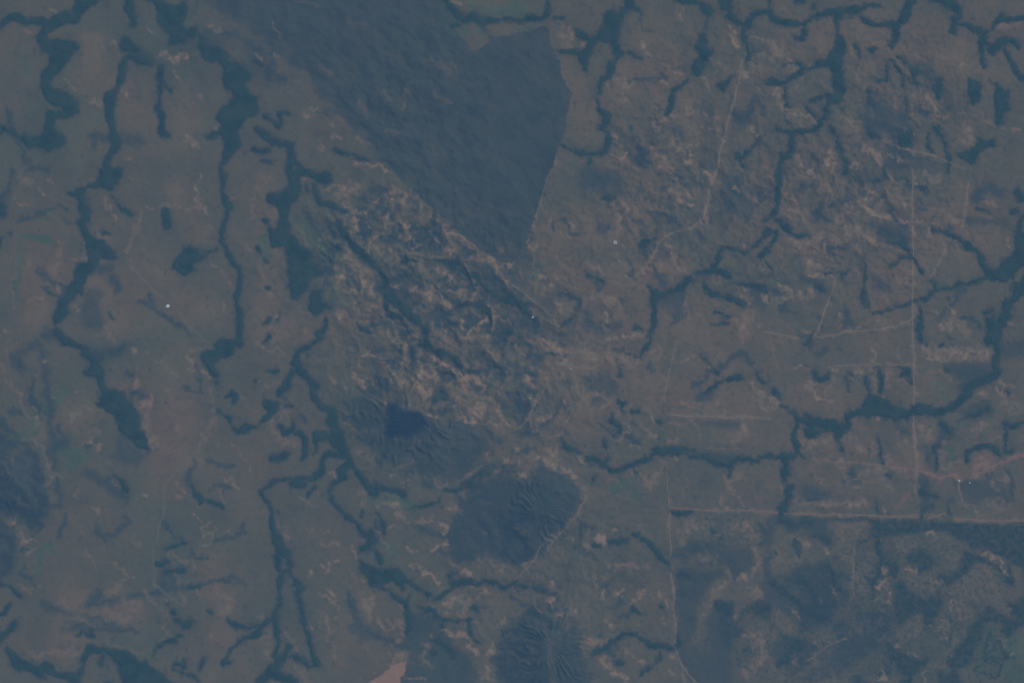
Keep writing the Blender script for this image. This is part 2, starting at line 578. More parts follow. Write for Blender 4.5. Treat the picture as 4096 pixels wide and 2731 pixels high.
F 236,38,3 232,45,3 229,55,5 229,65,6 232,75,8 229,88,7 222,95,6
P 225,60 238,56 238,88 228,90 222,98 216,102 205,101 200,96 200,88 210,90 220,82 226,72
P 238,92 232,102 226,103 224,105 225,112 222,118 215,122 212,127 214,131 210,136 204,134 200,135 199,150 200,160 213,160 214,148 219,140 225,134 223,128 228,120 232,115 238,112
F 222,38,1.5 230,38,1.5
F 205,128,4 199,130,3
D 175,134,3 182,136,4 190,137,4 194,142,4 190,145,3
F 137,122,2 139,130,3 140,138,4 139,145,5 139,155,4
E 134,134 142,134 142,158 134,158
D 165,118,4 168,122,3 178,112,4 156,137,2
D 165,152,5 172,155,5 
E 6,108 14,112 12,118 4,118
D 28,148,3 33,152,4 38,155,4
F 38,150,2 39,158,4
D 16,122,5 12,128,5 6,112,6
D 48,135,6 50,145,4
D 70,130,10 75,140,10
E 95,95 105,98 112,100 120,112 108,112 95,108
F -2,85,2 3,92,2 3,97,1
E 105,45 130,48 131,75 122,68 108,62 98,58
D 116,55,8 124,63,5 95,48,6
E 175,40 200,45 222,42 222,52 200,50 180,52
D 190,25,10 200,15,10 215,20,8
R 133,-2,1 133,30,1 133,60,1.3 133,90,1.3 133,110,1.3 133,130,1.6 133,145,1.6 133,160,1.6
R 184,10,0.8 182,30,1 180,42,1 179,52,1
R 133,136,1.4 120,142,1.2 105,145,1.2 90,147,1 75,147,1 60,151,0.8 45,153,0.8
B 68,148,3 75,148,3
R -2,148,0.8 15,151,0.9 28,155,0.9
R 60,108,1 55,122,1.2 50,135,1.2 46,145,1.5 42,153,1.2
R 163,72,1 158,82,1 153,92,1 149,98,1
B 147,96,2 150,95,2
B 163,72,1.5 162,65,1.5 158,60,1.5
B 147,53,2 150,58,3.5 145,58,2
B 172,64,1.8 175,65,1.8
B 174,71,1.5 186,79,2
B 85,30,4 90,35,3 95,40,4 102,43,2.5 110,43,2 120,46,2 133,48,1.5
B 133,48,1 148,47,1.5 160,50,1
b 95,30,4 105,30,5 88,25,3
B 92,16,3 94,22,3 90,28,2
B 58,-2,2 58,10,1.5
B 40,-2,4 41,6,2
B 22,25,3 25,30,4
B 15,22,3 28,33,2 30,42,2
B 54,18,1.5 57,30,1.5
b 60,25,3 65,32,3 78,32,3
b 70,38,3 70,45,3
B 76,28,1.5 78,34,1.5
B 22,62,4 25,68,3 30,64,3
b 28,72,4 40,62,5
B 50,66,3 52,68,2
b 45,60,7 60,63,7 72,65,5 75,55,6
b 90,62,5 98,63,4 86,65,3
B 87,62,2 97,61,2
b 82,50,3 83,68,2 84,78,2
B 53,70,1.5 55,82,1.5
b 42,75,5 38,85,5 50,88,4 35,92,3
B 50,88,2 56,90,2
B 50,97,3 58,98,3.5 62,99,3
B 40,95,3 47,97,3
b 75,95,4 82,95,4
B 62,102,1.5 60,110,1.5
B 17,106,4 20,110,3
B 10,104,3 15,108,3
b 40,112,7 30,115,5 5,120,5
B 107,113,2 108,120,1.5
B 112,105,1.5 120,111,1.5 130,112,1
b 118,98,3 125,105,3 130,95,3
B 95,129,2 94,129,2
B 150,128,1 158,132,1 
B 168,128,2 171,130,2.5
B 160,140,4 167,140,3 168,148,3
b 160,145,4 170,135,5 185,150,6 178,145,5
B 166,122,2 169,130,1
b 145,3,6 150,10,6 158,5,6
B 133,8,2 142,12,3
b 180,52,2 182,60,1.5 185,57,2
B 195,28,2 205,28,2 210,32,2
B 205,42,2 208,42,2
B 221,60,2 220,70,2 223,73,2
b 165,42,3 175,46,3
B 20,143,2 24,147,2
B 35,148,3 38,148,2
b 30,40,3 12,32,4
b 67,130,1.5 67,148,1.5 108,135,1 107,145,1
B 222,140,2 225,145,2
b 216,150,4 222,155,4
b 110,5,4 120,15,4 125,30,6 
B 57,35,1 57,30,1
G 152,106,4 158,104,6 165,103,5
G 5,48,4
W 50,70,60 110,30,50 100,110,60 170,30,50 200,60,50
@ 0 2
F 54,-3,4 62,1,5 70,4,5 76,6,6 79,13,7 84,18,7 88,24,8 92,31,9 93,38,7 94,45,6 98,50,12 106,53,14 
F 94,47,7 96,56,9 104,58,12 115,55,8 
P 97,46 105,44 112,47 119,53 119,58 125,62 128,68 129,75 125,79 132,85 136,91 137,99 134,102 127,98 122,90 114,85 108,82 106,75 105,68 98,66 92,60 89,55 96,54
F 78,28,5 84,28,8
D 80,8,12 92,14,12 110,8,10
E 108,84 118,84 124,95 132,103 134,106 128,112 126,117 120,113 108,111 100,108 95,105 105,103 106,95
D 122,45,8 130,50,8 128,54,4
D 118,28,4 122,29,4
F 119,52,3 120,60,4
P 205,-2 222,-2 218,6 214,12 208,15 200,17 196,21 197,26 200,32 198,34 193,29 190,24 186,18 183,14 184,9 190,8 198,8 197,2
F 208,50,3 213,48,3 217,52,4 214,57,3
F 199,63,3 205,68,4 211,71,4 212,76,3 
F 214,80,4 219,83,6 226,80,6 235,80,5
F 200,38,2 194,36,1
F 104,121,2 110,127,3 115,135,3 118,140,2
F 176,134,3 180,140,4 185,146,4 184,149,3
F 192,148,2 200,150,5 203,153,4
D 195,135,4 203,130,4 209,135,4 204,140,4
D 192,108,4 200,112,5 215,115,4
D 178,110,5 172,130,8
D -2,70,6 5,78,7 12,84,6 18,90,6
D 8,63,5 20,66,5
K 25,96,8 32,105,8 36,115,8 38,125,7 
K 30,120,6 35,135,8 40,148,8
K -2,125,10 8,130,9 18,138,8 25,145,7
K -2,145,14 15,152,12 30,157,10 50,150,6
K 0,135,8 12,132,6 20,134,5
D 55,152,6 40,10,10 35,2,12 15,12,10 20,25,8
D 30,38,5 28,50,5 35,60,8 35,72,7
D 45,100,14 60,90,12 55,78,8
D 80,120,8 115,145,8 100,125,6
D 80,97,4 85,96,3
G 50,95,14 75,105,14 65,115,12
G 35,82,6 5,100,5 60,45,8 
D 168,42,3 186,48,3 180,22,3
B 44,17,3 40,19,3
B 32,32,2 33,32,2
B 8,8,2 9,8,2
B 32,69,3 34,74,4
B 65,71,3 70,68,3.5 73,68,2
B 48,50,3 50,52,2
b 70,46,2 78,48,2
B 78,58,2 83,62,3 87,65,2
B 30,60,2 32,64,2
B 81,93,3 82,94,2
B 88,97,4 92,95,4
b 75,96,3 85,84,5 92,82,4
B 90,81,2 92,81,2
B 115,61,4 117,60,3
b 125,60,4 130,62,6
B 130,60,4 135,58,4 139,54,5 140,50,3 137,48,3
b 134,65,5 136,72,4
B 130,76,4 134,78,4
B 137,82,3 140,88,4 142,97,3
b 138,85,6 141,92,6
B 127,33,3 125,37,3 128,40,3 120,42,2 112,43,2
b 127,25,2 120,24,2
B 122,11,3 126,11,3 122,7,3
B 135,8,2 137,9,2
B 142,18,1.5 150,21,1.5 155,27,3 162,33,3
B 175,8,1.5 182,7,2 188,6,2 194,7,2.5
B 173,14,3 177,18,3 174,24,2.5 180,29,2.5
B 186,24,2 188,28,3 192,32,3 195,35,3
b 193,45,6 196,60,4 197,70,8 193,80,6 188,92,6 182,100,4
R 211,21,0.8 204,28,0.5
B 211,20,2 213,20,2
R 167,5,1 166,15,0.6
R 193,78,1.2 192,88,1.3 183,96,1.3 178,103,1.3 170,112,1.1 160,121,1 153,129,1 151,138,1 150,150,1 149,160,1
B 163,78,3 165,82,3
B 153,44,2.5 156,45,2
B 162,130,1 168,138,3 164,143,2.5 170,139,2
B 203,123,3 207,127,2 213,128,3 215,133,3 218,138,2.5
B 210,120,1 215,124,1
b 200,133,3 205,145,3 208,148,3
B 180,149,1.5 188,152,1.5
b 215,45,2 225,52,3
b 215,95,2 224,105,2 232,120,2
B 222,87,2.5 225,88,2
B 199,94,3 200,95,2
B 175,57,3 176,58,2
B 130,142,3 134,142,3
b 105,130,4 110,135,3
b 70,140,3 72,135,3
b 36,132,4 40,136,3 50,122,4 58,125,4
B 88,154,3 90,156,3
b 52,155,4
b 0,20,3 8,35,3 18,50,2.5 23,60,2.5 28,70,2
b 22,90,2 33,92,2 40,100,2.5 42,110,2.5 46,118,2
b 5,118,3 12,124,3 20,132,2
b 10,100,4 17,100,3 10,110,4
b 8,138,2 15,144,2 25,150,2
B 185,110,3 187,112,2
W 165,20,60 165,60,60 158,100,56 148,130,44
X 160,60,40 155,100,34
W 20,90,20 150,30,60
X 130,60,10 137,50,8 138,88,8
@ 1 2
F 58,0,3 50,3,3 42,6,4 38,10,4 37,15,5 36,20,9 39,24,11 44,29,8 48,33,5 50,38,7 53,41,9 53,47,8 54,53,7 60,58,8 66,62,9 71,67,10 70,75,12 72,82,10 75,88,10 78,94,9 81,101,7 84,107,8 88,113,6 92,118,4 96,124,5 100,131,8 106,137,8 112,140,4
F 72,88,12 78,98,9 80,106,6
F 33,27,5 30,35,5 27,41,6 22,46,6
F 84,113,9 79,118,8 80,125,7 76,127,4 71,132,5 67,138,4 69,145,4 73,150,4 77,155,4 82,161,4
F 64,85,6 60,88,7 56,86,7 54,95,4 53,102,3
F 61,112,4 66,105,7 70,103,7 75,104,6
F 62,112,5 60,120,6 52,126,6 45,125,5 38,127,6 32,132,5 40,132,6 46,130,6
F 32,126,4 22,128,4 15,130,4 10,134,3 5,137,4 5,141,4 8,146,4 12,150,3 14,158,3
F 50,137,3 48,141,3 54,133,3
F 25,85,5 30,83,7 35,80,5 34,75,3
F 37,84,3 42,86,5 44,90,4 44,98,4 45,104,4 42,108,3
F 22,78,4 25,84,4
P 4,76 10,74 14,68 19,64 21,58 15,52 8,52 6,51 7,58 9,65 5,70 2,75 2,78 6,80
F 15,108,3 20,107,5 26,104,5 31,103,3
F 10,27,2 15,29,2 20,28,3
F 0,36,2
F 28,61,2 33,60,2
D 42,68,5 45,72,5
F 46,11,2
D 27,52,5
D 143,7,4 144,13,4
F 143,6,5 144,12,5 144,18,3
F 144,20,2 144,28,1
F 155,0,3 160,5,3
F 167,8,3 175,12,6 182,16,7 188,24,5
F 196,28,3 205,28,3
D 172,30,8 190,30,6 200,30,8 215,25,8 225,22,8
D 208,10,5
D 220,5,8 232,8,8
D 170,45,8 165,55,8 175,50,8 180,60,8 170,65,6
D 118,40,6 124,46,5 112,33,5
D 100,35,4 105,42,5 113,50,5
D 95,54,8 105,58,8 115,60,7 88,55,5 
D 105,72,10 115,76,8 100,70,8 82,70,5
D 125,18,5 128,22,5 104,15,4 110,20,4
D 92,85,5 98,90,6 105,95,6
L 122,57 129,57 131,63 138,65 148,64 154,69 158,74 155,82 147,85 144,83 140,88 130,86 123,87 120,84 122,70
K 160,75,6 166,85,5
K 152,88,5 153,100,4
D 155,95,8 160,105,10 165,115,10 172,122,8 180,125,6
D 175,110,8 190,110,8 205,100,8
D 180,75,8 195,80,8 210,90,8 185,85,6
D 162,75,6 172,90,6
D 130,92,12 120,100,10 115,108,10 140,100,8
D 140,118,4 137,122,4 145,118,4
D 110,130,6 120,135,6 130,138,5 138,142,4
F 110,134,3 118,136,4 126,136,4 135,140,3
F 145,152,4 153,151,3 160,149,3 167,147,3
G 105,143,8 120,144,10 135,146,10 145,150,8 115,143,8
G 115,105,8 125,108,10
G 165,135,6 175,138,6 185,134,5
F 174,137,3 182,138,3 188,134,3 193,130,2
D 155,130,7 162,133,5
F 195,133,3 200,125,3 208,120,4
K 222,124,6 230,125,8
D 215,120,8 205,112,5 235,118,6
E 195,140 205,132 238,130 238,160 205,160 196,150
D 197,40,6 203,45,5 225,30,6
D 215,85,5 220,92,6 228,92,4
b 50,50,2 
G 16,60,7 18,55,6
G 28,79,4 30,77,4
B 28,79,1.5 29,77,1.5
G 75,74,6 78,75,4
b 20,85,8 25,92,10 35,95,8 15,80,5
b 10,75,3 20,70,5 30,65,5
B 0,2,5 5,5,3 12,8,2 20,7,2 27,10,2
b 2,38,4 15,39,3 25,37,3 30,32,2
B 70,34,4 72,35,3
B 98,12,2 105,10,3 110,12,3 116,18,3 118,22,2
B 87,24,1.5 90,29,2.5 92,35,3 98,38,4 101,41,2
b 92,32,6 98,36,6
B 82,43,2.5 84,43,2
B 93,18,2 97,21,2
B 103,34,2 108,39,2 112,43,1.5
B 138,12,1.5 133,22,1.5 127,28,1.5 123,37,2.5
b 135,5,4 150,8,4 148,20,4
B 150,25,4 152,32,4
b 135,28,4 138,38,4 130,32,4
B 158,12,4 165,14,4 172,20,4 174,25,2
b 160,20,5 163,30,4 155,30,4
B 178,30,3 185,28,4 190,33,4 200,34,4 206,38,4 210,42,4
B 146,37,3 150,42,5 155,47,5 156,53,3 161,44,3
b 150,47,5 158,40,6
b 118,58,3 132,60,4 145,60,4
B 140,59,2 150,62,3 160,69,3 164,70,2
B 203,58,5 208,60,5 200,65,5 205,70,4 198,73,4
B 190,68,4 191,72,4
B 180,60,2 184,54,2
b 192,42,5 195,35,4 188,46,4
b 208,50,4 215,52,5 222,60,5 225,68,3
B 228,72,3 232,77,2 222,75,1.5 210,75,2
B 183,70,2 195,73,1.5
B 162,93,2 168,95,2 172,97,1.5
b 145,86,3 147,92,4 143,98,4
b 80,65,2 92,66,2
B 82,75,1.5 90,79,2 97,83,2
b 100,81,4 112,82,5 105,88,4
b 88,100,5 98,102,6 106,107,6
B 142,108,3.5 140,112,2
b 130,115,5 137,112,4
B 139,127,3 140,128,2
b 128,122,4 125,124,3
B 210,103,2.5 211,105,2
B 226,107,2 230,112,3 235,110,2
b 208,112,2 200,120,2 190,127,3
B 219,120,2 222,122,2
B 165,132,2 174,133,2
b 163,126,2 168,134,2
B 188,140,3 193,138,3 190,146,2
B 214,8,2.5 215,9,2
B 222,12,1.5 223,14,1.5
B 210,24,1.5 211,25,1.5
b 95,138,4 100,143,4 98,150,4
B 112,149,2 122,149,4 130,151,4 132,157,4
B 175,152,3 182,152,4 190,156,3
b 40,142,4 50,148,3 60,152,2
B 70,120,3 73,125,3
b 78,112,4 82,109,4
B 35,100,2 45,108,1
b 52,143,4 55,140,4
B 5,157,2
b 215,150,3 205,145,2
B 205,135,1 190,146,1
@ 2 2
D 15,12,10 25,15,8 20,20,8
D 5,0,6 10,3,5 48,13,5
D 5,30,6 25,30,6 -2,20,6
D 10,42,6 15,45,5
K 0,55,5 8,57,5 15,58,4
D 5,60,8 15,62,5 12,68,4
K 12,75,4 14,82,5 5,82,7
D 5,88,5 30,78,5 28,75,5 40,68,5 45,55,6 50,60,5
D 53,35,4 54,40,4
E 65,32 75,30 88,28 95,33 98,40 96,50 88,55 82,53 75,60 72,58 78,50 70,46 66,42
D 80,35,12 88,42,10
D 75,52,4 74,58,3
F 98,56,4 103,57,3 101,62,4 104,65,2
F 92,66,3 90,72,4 95,77,3 100,80,3 98,85,3 95,87,2
F 112,65,3 116,64,3
F 110,73,3 112,76,2
D 110,88,6 105,88,6 116,90,6 112,93,4
D 84,92,4 85,97,4
F 84,93,3 85,97,3
D 119,95,3 78,75,3
D 135,72,4 138,74,3
F 135,73,2 140,74,2
F 135,88,2
F 116,14,4 121,8,4 125,2,3 128,-2,3
D 112,12,5 95,8,4 98,30,3
F 99,30,2
F 46,88,2 48,93,3 52,98,4 57,101,4 63,103,3 68,105,4 72,108,5 78,109,6
D 75,113,5
F 88,104,2 88,110,2 82,114,3 90,117,4 92,120,2 100,118,3 105,115,3 112,112,4 120,109,5 127,106,4 133,102,6 140,101,7 148,102,5 155,101,4
G 145,100,6 155,100,5 148,104,5
F 158,100,3 163,104,3 170,106,3 178,107,4 184,110,5 190,113,5 198,115,6 203,111,4 210,108,6 218,108,6 225,109,3 232,106,4 237,104,4
F 199,118,3 199,124,2
F 156,98,2 168,100,1
E 158,96 170,100 185,102 205,103 212,105 200,112 190,110 175,106 162,102
D 163,101,5
F 188,38,4 195,35,4 203,33,4 210,33,3
F 187,42,3 180,45,3 176,47,2
F 225,30,2 228,36,3 233,38,3
F 173,13,2 180,20,2 186,25,2 188,30,2
D 220,20,6 210,10,6 165,42,4
E 170,45 188,44 187,52 175,58 165,56
E 168,72 215,73 212,80 190,80 172,78
D 139,57,2 139,66,2
D 142,115,1.2 142,130,1.2 143,150,1.2
F 73,128,2 75,124,2
D 98,118,3 93,122,3
F 113,120,2 115,121,2
E 20,108 28,107 32,114 45,118 55,124 58,130 63,137 62,145 58,150 52,148 45,140 35,135 25,130 20,120
D 25,112,8 30,125,10 45,135,12 50,143,12 58,145,8
E -2,128 15,130 30,138 45,150 52,158 -2,158
F 10,133,2 18,138,2
D 22,140,4 10,145,4 20,152,4 45,152,5
D 22,97,4 6,103,4
D 128,28,4 125,20,5
G 68,127,5 71,129,4
B 3,4,2 8,9,2.5 10,12,1.5
b 25,3,6 38,3,8 55,15,6 45,20,4
B 52,24,2 54,26,2
b 38,22,3 52,20,5
b 60,8,5 75,15,6 85,15,6
B 75,14,3 78,16,2
B 101,15,3 105,17,3 108,11,2
b 90,12,8 110,22,8
B 112,18,3 118,19,2
B 141,13,2 141,16,2
b 133,10,8 128,12,6
B 96,33,2 98,35,2
B 76,27,3 72,24,2
B 13,34,4 18,40,3
b 15,36,6 20,42,5
R 33,32,0.8 30,43,1 27,50,1.2 22,56,1.6 19,63,1.4 15,71,1.4 8,78,1 2,82,1
B 16,52,2 17,53,2
B 21,56,3 22,55,2
B 27,48,2 20,60,2 
B 15,70,2.5 17,78,1.5 20,83,2
b 5,48,2 12,51,2
B 43,45,1.5 45,53,2 49,56,1.5
B 50,48,1.2 55,54,1.2 58,56,1.5
b 57,28,2 58,42,2 62,47,3
B 62,47,2 64,50,2
b 65,55,4 70,50,4 85,48,4 90,55,4 82,60,4
B 72,36,1.5 70,40,1.5
B 55,63,3 57,63,2
R 55,64,0.9 51,72,1 47,80,0.9 45,88,0.9
b 28,69,4 35,68,4 25,72,4
B 35,88,2 40,86,2 45,87,2
B 23,104,3 26,105,3 19,108,2
B 30,108,4 38,114,4 45,117,4 52,119,4 58,123,3 60,125,2
b 40,105,7 35,100,6 42,98,5
B 63,105,4 67,110,3
B 9,123,4 12,126,4
b 5,112,5 3,108,5
B 5,97,3 10,99,2
b 60,130,3 65,135,4 66,145,3 63,155,3
B 62,154,2 64,156,2
B 70,95,3 70,98,2
B 93,74,2 96,77,1.5
G 104,76,4 107,79,3
B 102,75,2 107,79,2.5
B 103,84,3 107,83,2
b 100,90,6 95,65,5 108,60,5 112,62,4
b 105,60,2 110,70,3 118,78,4 125,84,4 132,88,3
B 124,82,2.5 131,88,2.5
B 150,88,3 152,90,2
b 145,92,5 152,92,4
b 122,60,3 125,65,3 130,72,3 145,75,4 153,78,3
b 85,118,4 92,125,4 98,130,3
B 110,118,3 118,120,3 112,123,1.5
b 120,125,4 125,135,5 140,110,4
B 147,106,3 150,108,2.5
b 110,95,3 118,98,3
R 151,0,0.7 148,12,0.8 145,25,0.9 143,35,0.9 141,45,0.9 140,55,0.7
R 142,112,0.6 143,130,0.7 144,150,0.8 145,153,1
R 145,153,1.2 160,154,1.2 185,155,1.2 210,155,1.2 237,156,1.2
B 160,68,1 180,69,1.5 190,69,2 200,69,2 215,69,2
R 143,67,0.8 160,68,1 180,69,1.2 200,69.5,1.2 215,69,1.2 238,71,0.8
B 190,53,1 187,66,1.5 190,70,2
b 175,55,2 170,58,3 157,57,3
b 165,72,1 170,80,1 173,90,1
b 212,75,4 212,85,6 205,90,6
B 213,76,3 213,80,2
R 150,20,0.4 171,13,0.5
B 171,12,1.5 
B 177,17,2 184,24,1.5
B 220,38,3 224,41,3 232,47,3
b 225,45,4 225,55,4 232,60,4
b 232,64,2 228,40,4
B 221,22,2.5 223,25,2
b 188,10,3 190,14,3
B 228,88,1 215,85,1
b 178,97,1 208,99,1
b 206,120,6 212,125,6 200,130,3
B 193,140,2 194,150,2 200,152,2
b 195,125,4 203,140,2 210,145,2 213,152,2
b 162,125,1.5 158,135,1 157,142,1 164,115,1
b 195,66,3 218,70,2
G 90,135,10 110,130,8 115,145,8
W 60,60,60 110,20,60 30,20,50
W 180,20,50 200,60,60 150,50,60
@ 3 2
F 203,-2,3 207,3,4 211,9,4 209,15,6 209,22,7 211,29,8 205,33,9 198,36,8 190,38,8 184,43,8 181,49,8 176,55,7 170,60,8 163,64,8 155,67,8 148,64,8 140,63,8 133,65,7 126,66,9 118,66,8 113,62,6
F 133,62,6 140,59,7 148,61,6
P 91,51 93,48 98,50 101,51 107,52 112,56 114,60 116,64 125,63 132,63 134,70 125,72 115,72 108,71 105,68 100,68 96,70 85,69 75,71 68,70 68,65 75,66 75,60 78,63 84,60 87,58
F 72,70,5 74,77,7 70,80,7 62,76,8 55,76,9 47,75,9 40,74,8 33,73,7 27,73,6 23,67,2 20,64,2
F 35,67,4 38,70,4
P 33,80 40,78 48,80 58,80 70,80 68,88 66,92 69,100 70,105 66,97 63,88 60,82 55,82 48,84 42,89 38,89 34,86
F 28,77,5 25,84,5 24,90,6 27,98,6 26,104,5 20,105,6 14,106,7 8,107,4 0,106,4
F 16,108,7 16,115,8 15,122,8 16,129,6
F 20,135,8 19,143,7 16,150,7 12,158,6
F 28,103,2 33,108,1
F 12,60,2 18,62,2
D 6,45,5 10,52,3
F 6,47,3 10,53,2
D 0,30,3
F 36,2,3 39,5,2
D 48,12,7 55,5,4 50,5,3
F 43,30,5 48,35,4 54,34,4 56,30,3
D 47,22,3
F 75,29,2 78,32,2
D 72,35,3 78,38,3
F 71,36,2 73,45,1
F 90,34,3 91,40,4 93,45,2
F 102,23,3 103,30,4 104,38,5 102,45,3
F 99,23,2 103,22,2
F 118,23,2 124,24,2
D 124,30,5 130,28,4 129,36,4
F 120,33,2 128,26,4 131,32,3 132,38,2
F 106,31,1.5
D 106,32,3
F 102,90,2 103,98,3 104,105,3 105,111,3
F 109,121,2 111,124,2.5
D 109,120,4 112,124,3
F 163,24,3 168,27,2
F 145,3,2
F 160,2,3
D 178,5,4 165,5,3
E 165,22 205,20 205,35 190,38 178,36 172,30
E 158,72 172,85 162,90 155,100 155,118 150,115 150,98 140,100 137,96 150,92 155,85
F 152,96,3 155,103,2 156,112,3 154,118,2
F 168,88,2 162,80,3 160,75,3
D 168,80,6 145,108,7 145,102,5 148,112,5
F 182,100,3 190,98,4 200,95,4 205,98,4 212,104,3
F 182,104,3 184,112,2
F 219,76,4 226,77,4 237,75,3
F 218,80,3 218,88,3 217,95,3 218,102,4 223,100,4
F 218,45,4 219,48,4
E 175,60 195,55 205,58 208,66 185,75 178,70
D 190,65,6 200,55,4 175,75,4
F 183,66,2 190,68,2 200,62,2
E 30,131 40,132 50,135 60,137 57,143 45,146 35,144 29,138
F 35,145,2 45,145,2
D 68,127,5 80,127,7 77,120,5 80,130,4
D 120,78,8 128,84,5
D 77,102,4
E 137,122 145,120 150,130 148,145 155,152 150,158 140,158
F 142,138,4 148,140,4 155,141,3
F 150,150,4
D 180,136,6 188,141,5
E 170,128 210,125 220,135 222,150 200,155 180,150
D 165,150,6 170,145,5
D 218,118,5 222,122,4 225,145,5
D 195,130,3 205,122,2
F 100,148,2 101,155,2
D 65,7,4
E 207,-2 238,-2 238,15 215,18
D 178,44,10 185,35,8 
G 160,42,10 165,52,8
b 3,-2,1.5 7,15,1.5 8,25,1.5
B 33,1,1.5 38,13,1.5
R 133,-2,1.8 134,15,1.8 134,30,1.5 134,50,1.3 134,70,1.3 135,85,1.6 136,105,1 136,120,0.8 136,132,0.7 
B 134,0,1.2 134,20,1.2
B 134,46,3 135,52,2
R 45,108,0.6 60,110,0.8 75,111,1 90,112,1.2 105,114,1.2 118,116,1 137,118,1.2 148,121,1.2 158,125,1.3 172,122,1.4 176,127,1.2
R 186,126,1 198,119,1.2 210,113,1.6 222,108,1.8 238,103,1.8
R 175,128,0.6 176,138,0.6 180,150,0.6
B 125,117,3 128,120,3
B 107,115,2
B 67,110,4 69,115,4
b 40,107,3 60,109,3 68,120,3
R 55,23,0.5 85,22,0.7 105,21,0.7 130,21,0.8
b 30,24,1.5 41,24,1.5
B 78,23,2 83,23,2.5
B 95,8,1.5 99,12,3 99,18,4 103,20,3
G 99,15,4 100,19,5
B 116,22,2
G 125,20,4 118,8,3
b 118,6,2 122,17,2 128,19,3
B 148,15,4 158,15,4 170,12,5 185,12,6 200,10,6
b 145,10,6 155,8,6 175,8,6 195,6,5 200,15,5
B 150,18,2 170,18,2 203,17,1.5
b 148,30,1.5 157,26,2 165,30,1.5 171,37,1.5
G 150,24,3 146,26,3
B 28,24,3
B 35,34,2 40,38,3 45,38,2
G 48,37,3 50,38,2
B 37,42,4 42,47,4 45,53,3 60,55,2
B 2,50,4 6,56,4 10,58,3
b 12,57,3 2,62,3
B 58,24,2 62,26,3
b 57,28,3 62,35,3 55,45,5
B 78,28,3 85,26,3 88,32,2
b 90,27,2 97,30,3 100,40,2.5 99,47,2
b 105,28,3 110,40,4 112,25,5
b 118,36,2 125,37,2 128,42,1.5
B 103,48,2.5 108,51,2
b 70,88,4 80,90,3 84,95,3 84,102,2
b 95,92,3 98,100,4 95,105,3
b 88,100,3
B 120,88,1.5 120,95,1.5 123,99,1.5 129,97,1.5
b 125,90,1.5 127,97,1.5
b 121,78,1.5 119,88,1.5
b 140,80,10 148,78,8 148,88,8
B 102,70,3
B 33,75,1.5 34,80,1.5 30,84,1.5 
b 29,88,4 33,98,5 45,90,8 55,92,10
B 43,125,2 49,128,2 52,132,1.5
B 76,134,1.5 84,133,1.5 87,129,1.5
b 73,122,1.5 74,130,1.5 90,120,4 100,118,6 110,108,5 105,125,5
b 12,135,4 
B 160,90,1 165,94,1 
G 165,98,8 170,105,8 165,115,8
b 160,98,3 158,108,3 160,118,3 178,110,1.5
b 195,108,8 200,112,8 192,115,6
R 190,94,0.7 203,92,0.8 212,87,0.6
b 185,80,3 192,78,3 202,75,2 188,88,2
B 186,82,1.5
B 192,48,1.5 200,48,2
B 210,45,3 215,50,2 220,40,3
b 212,37,4 225,42,3
b 220,55,12 228,62,10
B 174,127,1 176,128,1
B 161,132,1 159,138,1
b 205,128,4 210,135,4
b 200,148,8 215,150,8
B 191,152,2 190,156,2
b 112,130,2 115,135,2 
B 107,153,3 108,157,3
b 140,135,2 135,130,1 138,145,2
B 181,145,1.5 182,152,1.5 197,153,1
b 216,118,1.5 220,130,2 213,125,1
b 60,148,3 68,150,1 90,150,4 25,148,5
W 200,108,24 195,115,18
W 135,120,24 125,100,20 185,120,14 150,90,12
W 30,50,30 60,50,30 80,95,30
X 110,108,8 125,117,14 140,120,12 158,125,8
X 200,108,22 195,116,16
X 165,124,5 178,125,8 188,125,6 205,115,7 238,104,8
X 134,70,3 135,90,4 136,110,3
X 107,153,4
X 120,150,8 130,140,8
C2 139,4 150,1 165,4 180,6 200,4 205,10 203,17 180,18 150,19 142,14
@ 0 3
K 25,2,10 35,8,8 38,14,5 
K -2,20,6 8,22,6 10,32,6 
K -2,40,12 8,42,8 6,55,6 -2,58,6
D -2,30,10 12,38,5
D 22,34,4 25,35,3
G 48,35,10 40,28,8 35,55,6
D 22,48,4 18,56,4 28,62,4
F -2,66,5 8,68,4 15,74,3 20,78,2
F 10,85,3 5,92,4 -2,95,3
F -2,112,4 4,111,5 10,108,4 12,103,6
F 12,100,5 -2,120,3
P 6,123 12,126 18,132 25,138 33,140 40,137 48,140 52,146 60,147 68,148 73,143 77,138 76,146 71,153 66,156 60,155 50,150 42,148 45,155 38,153 30,150 25,146 18,146 12,142 8,133 6,127
P 78,128 80,121 86,121 92,124 98,126 108,125 116,127 122,132 128,137 134,136 140,142 147,146 153,149 158,155 162,162 116,162 112,152 108,142 104,134 98,130 92,129 86,128 82,134 77,141 74,136
F 72,150,6 70,160,6
W 60,120,50 90,95,50 70,80,40 120,90,50
W 200,80,40 205,110,40 190,50,40
F 84,108,3 85,113,4 80,113,3
F 75,112,3 70,114,3
F 102,155,3 98,157,3
F 92,140,4 95,132,4 
F 138,131,2 142,126,3 148,122,3 154,119,4 160,118,4
F 162,114,3 166,113,3
P 160,98 165,96 168,99 177,99 176,103 172,106 168,107 165,102 161,100
F 158,91,4 162,93,3
F 190,88,3 193,92,4
D 153,85,5 
F 210,101,3 217,105,4 225,106,3 238,103,3
F 238,113,4 228,115,4 220,118,4 214,124,3 209,131,4 204,138,5 210,138,4
F 168,135,3 170,141,5 165,139,3 160,140,2
F 160,144,1 172,150,2 182,155,2
F 182,145,3 187,134,3
F 152,33,2 160,31,2 170,29,2
F 150,44,2 155,46,3 145,49,6 150,51,3
D 150,58,8 160,55,8 170,52,5 158,63,7 148,66,6
F 152,56,3 170,52,2
F 175,68,2 183,69,3
D 190,41,4 180,41,3 175,38,4
D 222,12,5 225,18,5 197,27,4
